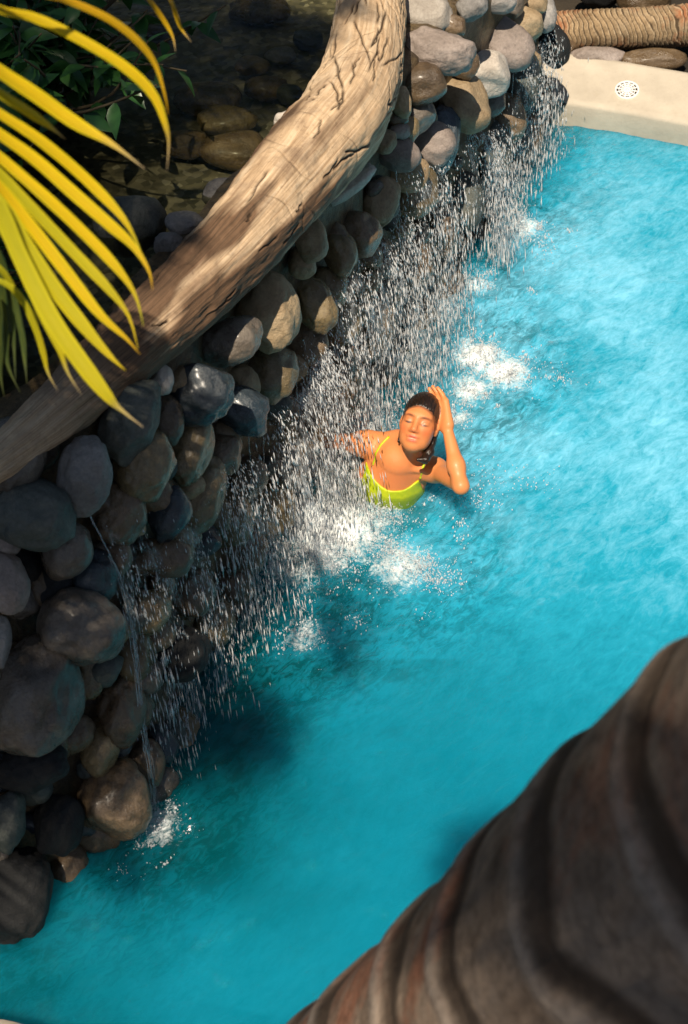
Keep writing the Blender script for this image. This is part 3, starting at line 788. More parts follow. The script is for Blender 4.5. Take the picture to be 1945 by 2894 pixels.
waterfall('glittering drops over the dark corner stones next to the pale pool rim',
  [fall([(1400,300),(1440,200),(1490,130),(1520,60)], 3600, (.05,.3), .06)], [stream([(1455,150),(1450,230),(1445,330),(1440,420)], .0018)], [([(1400,310),(1450,200),(1510,80)], .15, .05, 70, 40, .7)])

# splash drops thrown up from the surface
parts = []
for px, py, r_, st in SPL:
    c = atz(px, py, 0)
    for q_ in range(16):
        aa = RNG.uniform(0, 6.28); ro = r_*RNG.random()**.7*(.9 if q_ < 9 else 1.9); cc = c + np.array([math.cos(aa)*ro*1.15, math.sin(aa)*ro, 0])
        n_ = int(95 * st * r_ / .15 * RNG.uniform(.3, 1.5) * (1 if q_ < 12 else .4)); rs = r_*RNG.uniform(.1, .32)
        rr = np.abs(RNG.normal(0, rs, n_)); a = RNG.uniform(0, 6.28, n_)
        hgt = np.abs(RNG.normal(0, .045, n_)) * st * np.exp(-(ro / r_)**2)
        P = np.c_[cc[0] + rr*np.cos(a), cc[1] + rr*np.sin(a), .005 + hgt]
        parts.append(drops('', P, RNG.uniform(.0008, .0036, n_) * (.4 + RNG.random(n_)**3*1.4), RNG.uniform(.7, 2.2, n_)))
# droplet trails thrown over the pool
for (x0, y0, x1, y1, n_) in [(1010,1500,1280,1640,500),(1100,1560,1260,1650,300),(1330,1330,1560,1370,120),(1340,1000,1620,1080,260),(1260,1420,1420,1400,160),(700,1560,1000,1560,700),(1430,600,1560,700,250),(1400,520,1460,600,200)]:
    t = RNG.random(n_); q = np.c_[x0 + (x1-x0)*t + RNG.normal(0, 26, n_), y0 + (y1-y0)*t + RNG.normal(0, 22, n_)]
    P = np.array([atz(a_, b_, abs(h_)) for (a_, b_), h_ in zip(q, RNG.normal(0, .03, n_))])
    parts.append(drops('', P, RNG.uniform(.001, .0042, n_), RNG.uniform(.8, 1.6, n_)))
V, Fc = merge_np(parts)
tag(mk('splash_spray', V, Fc, M_DROP), 'white splashes and scattered droplets where the falls hit the pool', 'splash', None, 'stuff')

# ------------------------------------------------------------------ the bather (one continuous body grown from a distance field)
s = M_('skin')
vc = s.at('col'); n1 = s.noise(260, 3, .6); n2 = s.noise(28, 3, .5)
c_ = s.mix(s.math('MULTIPLY', s.ramp(n2, [(.45,(0,0,0)),(.7,(1,1,1))]), .3), vc.outputs['Color'], (.68,.19,.06))
s.set(c_, .5, s.bump(n1, .3, .003), .4)
s.b.inputs['Coat Weight'].default_value = .12; s.b.inputs['Coat Roughness'].default_value = .25
s.b.inputs['Subsurface Weight'].default_value = .04
s.b.inputs['Subsurface Radius'].default_value = (.012, .005, .003)
M_SKIN = s.m
s = M_('wet_hair'); tc = s.n('ShaderNodeTexCoord'); mp = s.n('ShaderNodeMapping'); s.l(tc.outputs['Object'], mp.inputs[0]); mp.inputs['Scale'].default_value = (260, 60, 120)
hn = s.noise(1, 3, .5, vec=mp.outputs[0])
M_HAIR = s.set(s.ramp(hn, [(.35,(.008,.005,.003)),(.7,(.03,.014,.008))]), .3, s.bump(hn, .7, .004), .5)
s = M_('lime_swimsuit'); n1 = s.noise(30, 4, .6); n2 = s.noise(500, 2, .5)
M_SUIT = s.set(s.ramp(n1, [(.4,(.36,.46,.008)),(.65,(.5,.56,.012))]), .4, s.bump(n2, .2, .002), .4)

D0 = 5.28
def A(px, py, c):                      # photo pixel + distance towards the lens from the chest plane
    return atd(px, py, D0 - c)
ORI = np.array([-.42, 3.42, -1.14]); RES = .0046
DIM = np.array([(.62+.42)/RES, (4.22-3.42)/RES, (.62+1.14)/RES]).astype(int)
gxs = [ORI[i] + RES*np.arange(DIM[i]) for i in range(3)]
BIG = .08
class Field:
    def __init__(s): s.f = np.full(tuple(DIM), BIG, np.float32)
    def sub(s, lo, hi):
        a = np.clip(((np.asarray(lo) - ORI) / RES).astype(int), 0, DIM - 1); b = np.clip(((np.asarray(hi) - ORI) / RES).astype(int) + 2, 1, DIM)
        sl = tuple(slice(a[i], b[i]) for i in range(3))
        return sl, np.meshgrid(*[gxs[i][sl[i]].astype(np.float32) for i in range(3)], indexing='ij')
    def blend(s, sl, d, k, op='u'):
        f = s.f[sl]
        if op == 'u':
            h = np.clip(.5 + .5*(f - d)/k, 0, 1); s.f[sl] = f*(1-h) + d*h - k*h*(1-h)
        else:
            h = np.clip(.5 - .5*(f + d)/k, 0, 1); s.f[sl] = f*(1-h) - d*h + k*h*(1-h)
    def cone(s, a, b, ra, rb, k=.02):
        a = np.asarray(a, float); b = np.asarray(b, float); m = max(ra, rb) + BIG
        sl, (x, y, z) = s.sub(np.minimum(a, b) - m, np.maximum(a, b) + m)
        v = b - a; L = v @ v + 1e-12
        t = np.clip(((x-a[0])*v[0] + (y-a[1])*v[1] + (z-a[2])*v[2]) / L, 0, 1)
        d = np.sqrt((x-a[0]-t*v[0])**2 + (y-a[1]-t*v[1])**2 + (z-a[2]-t*v[2])**2) - (ra + (rb-ra)*t)
        s.blend(sl, d, k)
    def ell(s, c, r, ax=None, k=.02, op='u'):
        c = np.asarray(c, float); r = np.asarray(r, float) * (HS if ax is not None else 1); m = max(r) + BIG
        sl, (x, y, z) = s.sub(c - m, c + m)
        X = (x-c[0], y-c[1], z-c[2])
        if ax is not None: X = tuple(X[0]*q[0] + X[1]*q[1] + X[2]*q[2] for q in ax)
        k0 = np.sqrt((X[0]/r[0])**2 + (X[1]/r[1])**2 + (X[2]/r[2])**2)
        k1 = np.sqrt((X[0]/r[0]**2)**2 + (X[1]/r[1]**2)**2 + (X[2]/r[2]**2)**2)
        d = k0*(k0-1)/np.maximum(k1, 1e-6)
        s.blend(sl, d.astype(np.float32), k, op)
def surface_nets(f, level=0.):
    f = f - level
    neg = f < 0
    c = [neg[i:f.shape[0]-1+i, j:f.shape[1]-1+j, k:f.shape[2]-1+k] for i in (0,1) for j in (0,1) for k in (0,1)]
    cnt = sum(q.astype(np.int8) for q in c)
    act = (cnt > 0) & (cnt < 8)
    idx = -np.ones(act.shape, np.int64); cells = np.argwhere(act); idx[act] = np.arange(len(cells))
    acc = np.zeros((len(cells), 3)); num = np.zeros(len(cells))
    i0, j0, k0 = cells.T
    corner = [np.array(v) for v in ((0,0,0),(0,0,1),(0,1,0),(0,1,1),(1,0,0),(1,0,1),(1,1,0),(1,1,1))]
    for p in range(8):
        for q in range(p+1, 8):
            d = corner[q] - corner[p]
            if d.sum() != 1 or (d < 0).any(): continue
            a = f[i0+corner[p][0], j0+corner[p][1], k0+corner[p][2]]; b = f[i0+corner[q][0], j0+corner[q][1], k0+corner[q][2]]
            m = (a < 0) != (b < 0); t = np.where(m, a/(a-b+1e-12), 0)
            acc += m[:, None] * (corner[p] + t[:, None]*d); num += m
    V = cells + acc/np.maximum(num, 1)[:, None]
    faces = []
    for ax in range(3):
        sl0 = [slice(1, -1)]*3; sl1 = [slice(1, -1)]*3; sl0[ax] = slice(0, -1); sl1[ax] = slice(1, None)
        a = neg[tuple(sl0)]; b = neg[tuple(sl1)]
        e = np.argwhere(a != b); off = np.array([1, 1, 1]); off[ax] = 0; P = e + off
        flip = ~a[tuple(e.T)]
        u = (ax+1) % 3; v = (ax+2) % 3
        du = np.zeros(3, int); du[u] = 1; dv = np.zeros(3, int); dv[v] = 1
        q = [P - du - dv, P - dv, P, P - du]
        Q = np.stack([idx[tuple(x.T)] for x in q], 1)
        Q[flip] = Q[flip][:, ::-1]; faces.append(Q)
    Fc = np.vstack(faces); Fc = Fc[(Fc >= 0).all(1)]
    return V*RES + ORI, Fc

# head frame
HC = A(1186, 1197, .285)
h_up = nrm(.25*RGT + .965*UPV + .03*(-FWD)); h_fw = -FWD*.97 - RGT*.2 - UPV*.04
h_fw = nrm(h_fw - h_up*(h_fw @ h_up)); h_rt = np.cross(h_up, h_fw)
if h_rt @ RGT < 0: h_rt = -h_rt
HAX = (h_rt, h_up, h_fw)
HS = .92
def Hh(x, y, z): return HC + HS*(x*h_rt + y*h_up + z*h_fw)
Bd = Field()
notch = A(1126, 1322, .165)
sR = A(1022, 1256, .10); sL = A(1234, 1330, .125)
mid = (sR + sL)/2 + np.array([0, .03, -.02])
# trunk of the body
tc_ = np.array([notch[0] - .022, notch[1] + .085, 0.])
Bd.ell(tc_ + (0, 0, .04), (.124, .095, .16), k=.02)
Bd.cone(sR + (.02, .02, -.01), sL + (-.02, .02, -.01), .042, .042, .045)
Bd.cone(notch + (0, .05, .0), notch + (-.01, .07, -.1), .075, .1, .04)
Bd.ell(A(1062, 1360, .04) + (0, .035, 0), (.058, .056, .06), k=.025)
Bd.ell(A(1160, 1374, .05) + (0, .035, 0), (.056, .056, .058), k=.025)
Bd.ell(tc_ + (0, 0, -.2), (.115, .082, .16), k=.05)
Bd.ell(tc_ + (0, .01, -.4), (.155, .11, .14), k=.06)
for sx in (-1, 1):
    hip = tc_ + (sx*.08, .0, -.46); kn = tc_ + (sx*.085, -.03, -.82); an = tc_ + (sx*.08, .02, -1.07)
    Bd.cone(hip, kn, .082, .052, .05); Bd.cone(kn, an, .052, .034, .02); Bd.cone(an, an + (0, -.12, -.03), .032, .026, .02)
# neck, trapezius, collar bones
nb = notch + (0, .06, .0)
Bd.cone(nb + (-.005, .02, -.02), Hh(0, -.05, -.03), .042, .039, .03)
Bd.cone(nb + (-.01, .05, .03), sR + (.03, .01, .0), .03, .032, .045); Bd.cone(nb + (.01, .05, .03), sL + (-.03, .01, .0), .03, .032, .045)
Bd.cone(notch + (-.015, .0, .0), sR + (.03, -.02, .015), .009, .009, .015); Bd.cone(notch + (.015, .0, .0), sL + (-.03, -.02, .015), .009, .009, .015)
# arms
eR = A(905, 1240, .02); wR = A(845, 1150, -.08)
Bd.ell(sR + (0, .0, .0), (.04, .038, .04), k=.03); Bd.cone(sR, eR, .034, .028, .03); Bd.cone(eR, wR, .031, .021, .02)
eL = A(1303, 1374, .37); wL = A(1263, 1205, .31)
Bd.ell(sL + (.005, .0, .0), (.037, .036, .037), k=.03); Bd.cone(sL, eL, .034, .026, .03)
Bd.cone(eL, (eL*.66 + wL*.34), .0255, .028, .02); Bd.cone((eL*.66 + wL*.34), wL, .028, .0175, .025)
def hand(w_, d, side, palm, curl, k=.012):     # palm box of five cones, four fingers, thumb
    d = nrm(d); side = nrm(side - d*(side @ d)); nrm_ = nrm(np.cross(d, side)); nrm_ = nrm_ if nrm_ @ palm > 0 else -nrm_
    for i, (off, L) in enumerate(((-.03,.066),(-.01,.076),(.01,.072),(.028,.056))):
        kn = w_ + d*.085 + side*off
        Bd.cone(w_ + side*off*.5, kn, .017, .0125, k)
        m1 = kn + nrm(d + nrm_*curl)*L*.5; m2 = m1 + nrm(d + nrm_*curl*2.4)*L*.5
        Bd.cone(kn, m1, .0095, .0085, .006); Bd.cone(m1, m2, .0085, .007, .004)
    tb_ = w_ + d*.03 - side*.026; t1 = tb_ + nrm(d*.7 - side*.8 + nrm_*.2)*.04; t2 = t1 + nrm(d - side*.3 + nrm_*.3)*.032
    Bd.cone(tb_, t1, .014, .0105, .012); Bd.cone(t1, t2, .0105, .008, .005)
hand(wL, A(1240, 1118, .262) - wL, -FWD*.8 + RGT*.5, -RGT, .22)
hand(wR, A(850, 1085, -.1) - wR, RGT, np.array([0, 1., 0]), .3)
# head
Bd.ell(Hh(0,.028,-.015), (.068,.088,.09), HAX, .02); Bd.ell(Hh(0,-.03,.02), (.054,.082,.066), HAX, .03)
Bd.ell(Hh(0,-.088,.052), (.027,.02,.024), HAX, .03); 
for sx in (-1, 1):
    Bd.ell(Hh(sx*.033,-.024,.052), (.023,.022,.024), HAX, .03)
    Bd.ell(Hh(sx*.037,-.058,.02), (.015,.028,.03), HAX, .03)
Bd.ell(Hh(0,.026,.066), (.05,.013,.017), HAX, .02)
for sx in (-1, 1): Bd.ell(Hh(sx*.031,.003,.096), (.02,.0125,.015), HAX, .012, 's')
for sx in (-1, 1): Bd.ell(Hh(sx*.031,-.001,.0725), (.0155,.0115,.0105), HAX, .006)
Bd.cone(Hh(0,.014,.08), Hh(0,-.03,.1), .0075, .0105, .01)
for sx in (-1, 1): Bd.ell(Hh(sx*.0115,-.035,.088), (.0085,.0075,.01), HAX, .008)
Bd.ell(Hh(0,-.057,.08), (.024,.007,.011), HAX, .006); Bd.ell(Hh(0,-.072,.077), (.021,.0075,.012), HAX, .006)
Bd.ell(Hh(0,-.0645,.093), (.017,.0042,.013), HAX, .004, 's')
for sx in (-1, 1): Bd.ell(Hh(sx*.069,-.008,-.01), (.009,.028,.017), HAX, .008)

HEADSL, (hx, hy, hz) = Bd.sub(HC - .3, HC + .22)
def hloc(P): Q = (P - HC)/HS; return Q @ h_rt, Q @ h_up, Q @ h_fw
V, Fc = surface_nets(Bd.f)
person = mk('person', V, Fc, M_SKIN)
x, y, z = hloc(V)
near = (np.abs(x) < .1) & (np.abs(y) < .13) & (np.abs(z) < .13)
col = np.tile(np.array([.68, .25, .085]), (len(V), 1))
def paint(mask, c): 
    m_ = (np.clip(mask, 0, 1) * near)[:, None]; col[:] = col*(1-m_) + np.array(c)*m_
g = lambda *t: np.exp(-sum(((a_-b_)/w_)**2 for a_, b_, w_ in t))
for sx in (-1, 1): paint(.75*g((x, sx*.04, .022), (y, -.03, .02), (z, .06, .05)), (.66, .13, .045))
paint(.45*g((x, 0, .012), (y, -.03, .02), (z, .1, .03)), (.6, .16, .07))
paint(1.2*g((x, 0, .021), (y, -.0575, .0055), (z, .09, .02)), (.5, .085, .06))
paint(1.2*g((x, 0, .019), (y, -.072, .006), (z, .09, .02)), (.55, .1, .07))
paint(.8*g((x, 0, .01), (y, -.0645, .0024), (z, .085, .02)), (.62, .45, .38))
for sx in (-1, 1):
    xs = x*sx
    paint(1.5*g((xs, .031, .014), (y, -.0075 + 8*(xs-.031)**2, .0036), (z, .085, .03)), (.03, .012, .008))
    paint(1.2*g((xs, .032, .02), (y, .021 - 10*(xs-.032)**2, .0046), (z, .08, .03)), (.09, .035, .02))
    paint(.65*g((xs, .031, .018), (y, .007, .008), (z, .085, .03)), (.36, .12, .05))
cl_ = z - (.024 + (y + .02)*.56 - 2.2*x*x)
paint(np.clip(1 - (cl_ - .001)/.011, 0, 1)*.85*(y > -.05)*(np.abs(x) < .07)*(((x/.077)**2 + ((y-.02)/.102)**2 + ((z+.008)/.1)**2) < 1.03), (.06, .025, .015))
chest = g((V[:, 0], notch[0], .09), (V[:, 1], notch[1], .09), (V[:, 2], notch[2] - .05, .09))[:, None]*.6
col[:] = col*(1-chest) + np.array([.62, .17, .05])*chest
attr(person, 'col', np.c_[col, np.ones(len(V))], 'FLOAT_COLOR')
tag(person, 'person in a lime green top bathing chest deep under the falls, hand to wet hair', 'person')

# hair: cap, nape lock
Hf = Field()
Hf.ell(Hh(0,.033,-.02), (.0725,.0922,.094), HAX, .01)
Hf.ell(Hh(0,-.02,-.055), (.064,.08,.055), HAX, .03)
hp = np.stack(np.meshgrid(*[gxs[i] for i in range(3)], indexing='ij'), -1)[HEADSL] - HC
hp = hp/HS
X, Y, Z = hp @ h_rt, hp @ h_up, hp @ h_fw
strand = .0012*np.sin(X*420 + 3*np.sin(Z*40)) * (Y > -.02)
clip = Z - (.024 + (Y + .02)*.56 - 2.2*X*X + .0015*np.sin(X*90))
fh = Hf.f[HEADSL] + strand; k_ = .0035
hh = np.clip(.5 - .5*(clip - fh)/k_, 0, 1); Hf.f[HEADSL] = clip*(1-hh) + fh*hh + k_*hh*(1-hh)
out = np.ones_like(Hf.f, bool); out[HEADSL] = False; Hf.f[out] = BIG
for a_, b_, r1, r2 in (((.045,-.05,-.05),(.06,-.095,-.02),.022,.018),((.06,-.095,-.02),(.055,-.128,-.0),.018,.013),((.062,.0,-.03),(.06,-.06,-.035),.014,.014),((-.062,.0,-.025),(-.06,-.05,-.035),.013,.012),((.058,-.128,.0),(.03,-.135,.012),.013,.007),((-.055,-.04,-.05),(-.066,-.085,-.03),.016,.006)):
    Hf.cone(Hh(*a_), Hh(*b_), r1, r2, .012)
V, Fc = surface_nets(Hf.f)
mk('hair', V, Fc, M_HAIR, person)

# lime top: a shell over the body, cut to its neckline
sl, (x, y, z) = Bd.sub(np.array([tc_[0]-.2, 3.45, -.5]), np.array([tc_[0]+.22, 4.2, notch[2]+.06]))
T_ = Field()
f = Bd.f[sl] - .0055
cx = (A(1108, 1400, 0))[0]
sc_x = (x - cx - .012)
nl = .108 + 4.6*np.maximum(sc_x**2 - .0006, 0) ; nl = np.minimum(nl, .16)      # scoop neckline height in z (front)
front = y < tc_[1] + .02
topz = np.where(front, nl, .03)
arm_cut = np.abs(x - tc_[0]) - (.132 - .25*np.maximum(z - .0, 0))
f = np.maximum(np.maximum(f, (z - topz)*.8), arm_cut*.8)
f = np.maximum(f, -(Bd.f[sl] + .006))
T_.f[sl] = f
V, Fc = surface_nets(T_.f)
suit = mk('swimsuit_top', V, Fc, M_SUIT, person)
# straps follow the skin
def snap(p):
    p = np.array(p, float)
    for _ in range(12):
        i = np.clip(((p - ORI)/RES), 1, DIM - 3).astype(int); f0 = Bd.f[tuple(i)]
        gr = np.array([Bd.f[tuple(i + np.eye(3, dtype=int)[k_])] - Bd.f[tuple(i - np.eye(3, dtype=int)[k_])] for k_ in range(3)])
        p = p - nrm(gr) * f0 * .8
    return p
for pl in ([(1037,1318),(1062,1288),(1090,1262),(1106,1243)], [(1188,1364),(1197,1325),(1196,1292),(1190,1275)]):
    P = np.array([snap(A(px, py, .14)) for px, py in pl])
    P = resample(P, 14); P = np.array([snap(p) for p in P])
    V, Fc = tube(P, .0048, 8); mk('strap', V, Fc, M_SUIT, suit)

# ------------------------------------------------------------------ palms
def ring_trunk(name, C, R, step, amp, mat, parent=None, NL=260, ML=72, seed=1, wob=.02):
    C = resample(np.array(C), NL); R = resample(np.c_[R, R, R], NL)[:, 0]
    s_len = np.r_[0, np.cumsum(np.linalg.norm(np.diff(C, axis=0), axis=1))]
    th = np.linspace(0, 2*np.pi, ML, endpoint=False); U, S = np.meshgrid(th, s_len)
    q = np.stack([np.cos(U), np.sin(U), S*2], -1)
    ph = (S + wob*fbm(q*.9, seed, 3) + .018*np.sin(U + S*3) + .35*step*vnoise(np.stack([0*U, 0*U, S/step*.6], -1), seed+3)) / step
    fr = ph - np.floor(ph)
    tooth = np.where(fr < .72, .25 + .55*fr/.72, np.where(fr < .8, 1.0, 1.0 - (fr-.8)/.2*.95))
    ridge = np.exp(-((fr-.78)/.07)**2) * (.55 + .45*fbm(q*3, seed+7, 3))
    disp = amp*(tooth - .5) + .35*amp*fbm(q*2.5, seed+1, 4) + .3*R[:, None]*.05*fbm(q*.7, seed+2, 2)
    V, Fc = tube(C, R, ML, disp)
    o = mk(name, V, Fc, mat); attr(o, 'ridge', np.r_[np.clip(ridge, 0, 1).ravel(), 0, 0])
    band = np.clip(1 - np.abs(fr - (.98 + .12*fbm(q*2, seed+5, 3)) + (fr < .4)*1.0)/.17, 0, 1)
    attr(o, 'band', np.r_[np.clip(band*1.6, 0, .85).ravel(), 0, 0])
    if parent: under(o, parent)
    return o
def frond_mesh(L=2.3, nl=46, droop=.55, seed=0, wid=.034):
    rg = np.random.default_rng(seed); parts = []
    t = np.linspace(0, 1, 14)
    C = np.c_[L*t*(1-.12*t*droop), 0*t, L*(.35*t - droop*t**2*.75)]
    V, Fc = tube(C, np.linspace(.022, .005, 14), 5, caps=False); Vs = [V]; Fs = [Fc]; k_ = len(V)
    for i in range(nl):
        u = .12 + .88*(i+.5)/nl; p = np.array([np.interp(u, t, C[:, j]) for j in range(3)])
        ll = L*.34*math.sin(math.pi*min(1, .16 + .8*u))**.6*rg.uniform(.85, 1.1)
        for sd_ in (-1, 1):
            d = nrm(np.array([.62, sd_*1.0, -.12 + rg.normal(0, .12)])); n_ = 5; tt_ = np.linspace(0, 1, n_)
            c = p + d*ll*tt_[:, None] + np.array([0, 0, -1])*(.38*ll*tt_**2)[:, None]
            w_ = wid*np.array([.5, 1, .95, .65, .05])
            sid = nrm(np.cross(d, (0, 0, 1)))
            a = c - sid*w_[:, None]*.5; b = c + sid*w_[:, None]*.5 + np.array([0, 0, .004])
            Vs.append(np.stack([a, b], 1).reshape(-1, 3)); Fs.append(gridfaces(n_, 2) + k_); k_ += 2*n_
    return np.vstack(Vs), np.vstack(Fs)
FM = []
for i in range(3):
    V, Fc = frond_mesh(seed=i, droop=(.4, .6, .8)[i])
    o = mk('frond', V, Fc, M_CANOPY, smooth=False); FM.append(o.data); bpy.data.objects.remove(o)
def crown(parent, top, n=17, scale=1.0, seed=0, tiltmin=-.15):
    rg = np.random.default_rng(seed)
    for i in range(n):
        o = bpy.data.objects.new('frond', FM[i % 3]); sc.collection.objects.link(o)
        o.location = tuple(top); o.scale = (scale*rg.uniform(.85, 1.1),)*3
        o.rotation_euler = (rg.normal(0, .15), -rg.uniform(tiltmin, .75), i*2.399 + rg.normal(0, .2)); under(o, parent)
PALMS = [ # base, top, label, scale, n
 ((-3.9,2.0,1.35),(-2.5,1.75,6.6),'unseen tall palm placed on the left bank to shade the upper pond', .88, 18, 3),  # out of view, crown placed to cast shade on the pond
 ((-3.0,-.5,.12),(-2.2,-.05,6.7),'unseen tall palm placed on the near left bank to shade the low end of the log', .5, 10, 4),  # unseen, crown thinned and placed to dapple the log
 ((-1.3,-2.4,.12),(.08,-1.5,6.0),'unseen palm added behind the viewpoint to shade the trunk in front', .33, 12, 6),  # small unseen crown added to keep the front trunk in shade
 ((4.9,3.1,.12),(2.75,3.3,6.0),'unseen palm added leaning from the right bank to shade the pool rim', .62, 16, 7),  # unseen, added to shade the far coping
 ((-5.4,5.6,1.4),(-4.4,5.2,6.6),'palm at the far left of the pond', 1.1, 20, 5),
]
for base, top, lab, sc_, n_, sd_ in PALMS:
    p = empty('palm_tree', base); tag(p, lab, 'palm', 'palms around the pool')
    b_ = np.array(base); t_ = np.array(top); m_ = (b_+t_)/2 + (.12, -.1, 0)
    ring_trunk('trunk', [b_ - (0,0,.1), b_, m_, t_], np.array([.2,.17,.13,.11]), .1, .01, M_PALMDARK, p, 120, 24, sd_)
    crown(p, t_, n_, sc_, sd_)
# palm in front of the lens
fp = empty('palm_tree', (-.36, 1.09, .13)); tag(fp, 'blurred dark ringed palm trunk leaning across the lower right corner', 'palm', 'palms around the pool')
Ap = atd(1395, 2985, 2.0); Bp = atd(2300, 2345, 1.42)
dv = Bp - Ap
base = Ap - dv * (Ap[2] - .1)/dv[2]; tops = Bp + dv*3.2 + np.array([1.0, -.7, 0])
fp.location = tuple(base)
ring_trunk('trunk', [base, base*.5+Ap*.5, Ap, Bp, Bp + dv*1.6 + (.03,-.04,0), tops], np.array([.27,.24,.222,.222,.2,.16]), .235, .013, M_PALM, fp, 700, 128, 12, .09)
crown(fp, tops, 16, .9, 9, .1)

# ------------------------------------------------------------------ low palm with the yellow frond at upper left
yp = empty('palm_tree', (-1.75, 1.15, 1.3)); tag(yp, 'low palm with yellow green frond hanging in from the upper left', 'palm', 'palms around the pool')
K = 1/1.568
RA = [(-330,-330,1.72),(-220,-120,1.78),(-140,120,1.8),(-100,350,1.82),(-80,560,1.84),(-70,760,1.88)]
rach = resample(np.array([atd(*p) for p in RA]), 30)
tr0 = np.array([-1.75, 1.15, 1.3]); tr1 = np.array([-1.55, 1.1, 3.05])
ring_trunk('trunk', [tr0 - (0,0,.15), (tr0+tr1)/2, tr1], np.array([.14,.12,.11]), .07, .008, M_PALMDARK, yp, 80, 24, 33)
crown(yp, tr1, 18, .42, 77, .0)  # unseen crown added to shade the low end of the wall
for az_, sc_, ti_ in ((.72, .5, .22), (.92, .52, .12), (.55, .42, .05)):   # unseen fronds added left of the view to shade the log
    o = bpy.data.objects.new('frond', FM[0]); sc.collection.objects.link(o)
    o.location = tuple(tr1); o.scale = (sc_,)*3; o.rotation_euler = (0, -ti_, az_); under(o, yp)
fr_e = under(mk('frond', *tube(np.vstack([resample(np.array([tr1, (tr1+rach[0])/2 + (0,0,.12), rach[0]]), 12)[:-1], rach]), np.linspace(.022, .006, 41), 8), M_STEM), yp)
YEL, ORA, GRN, DRY = (.88,.58,.008), (.8,.4,.008), (.5,.48,.015), (.5,.36,.24)
LF = [ # crop pixels (1568 per 1000), width, colours base/mid/tip, depth at base/tip
 ([(0,40),(150,75),(370,180),(560,300),(680,420),(735,560),(748,640),(740,757)], 58, YEL, DRY, 1.76, 1.95),
 ([(180,-30),(300,0),(480,80),(610,180),(690,290),(735,440),(745,520)], 42, ORA, ORA, 1.72, 1.95),
 ([(-20,300),(160,420),(330,540),(500,640),(642,748)], 78, YEL, DRY, 1.78, 1.9),
 ([(-20,400),(120,490),(220,560),(292,618)], 52, GRN, DRY, 1.82, 1.95),
 ([(-20,490),(150,600),(300,720),(430,840),(540,960),(600,1060),(640,1160)], 60, YEL, GRN, 1.84, 1.98),
 ([(-20,580),(150,700),(320,850),(480,990),(590,1090),(660,1200),(676,1285)], 66, YEL, ORA, 1.8, 1.93),
 ([(-20,680),(200,870),(380,1040),(520,1190),(600,1310),(636,1445)], 62, YEL, GRN, 1.82, 1.96),
 ([(-20,750),(150,930),(320,1110),(480,1280),(570,1400),(612,1545)], 60, GRN, YEL, 1.84, 1.98),
 ([(-20,810),(120,980),(290,1200),(440,1390),(560,1500),(620,1570)], 66, YEL, ORA, 1.82, 1.97),
 ([(-20,850),(100,1060),(250,1290),(400,1480),(500,1590),(558,1642)], 82, GRN, YEL, 1.83, 1.96),
 ([(-20,890),(80,1120),(220,1400),(370,1620),(480,1760),(532,1812),(634,1892)], 96, GRN, DRY, 1.82, 1.95),
 ([(-10,990),(90,1180),(190,1400),(262,1545),(300,1650),(362,1750)], 46, GRN, DRY, 1.86, 2.0),
 ([(0,1190),(70,1300),(150,1400),(170,1500),(185,1580)], 34, GRN, YEL, 1.98, 2.1),
 ([(60,1280),(150,1440),(190,1560),(212,1650),(256,1732)], 34, GRN, DRY, 1.98, 2.1),
 ([(-10,960),(30,1010),(42,1040)], 50, YEL, YEL, 1.84, 1.88),
 ([(-20,1100),(40,1300),(60,1500),(70,1700)], 40, (.02,.05,.02), (.02,.04,.02), 2.1, 2.25),
 ([(-20,1200),(20,1400),(30,1600),(90,1740)], 44, (.02,.05,.02), (.03,.04,.02), 2.1, 2.25),
 ([(-20,1320),(-5,1500),(0,1650),(20,1760)], 44, (.015,.04,.02), (.02,.03,.02), 2.1, 2.25),
 ([(20,1230),(90,1450),(110,1600),(120,1700)], 34, (.02,.05,.02), (.03,.04,.02), 2.15, 2.25),
 ([(640,-40),(672,10),(720,80),(765,160),(778,230)], 26, ORA, DRY, 2.2, 2.3),
 ([(740,-40),(765,20),(800,120),(850,188)], 22, ORA, DRY, 2.2, 2.3),
]
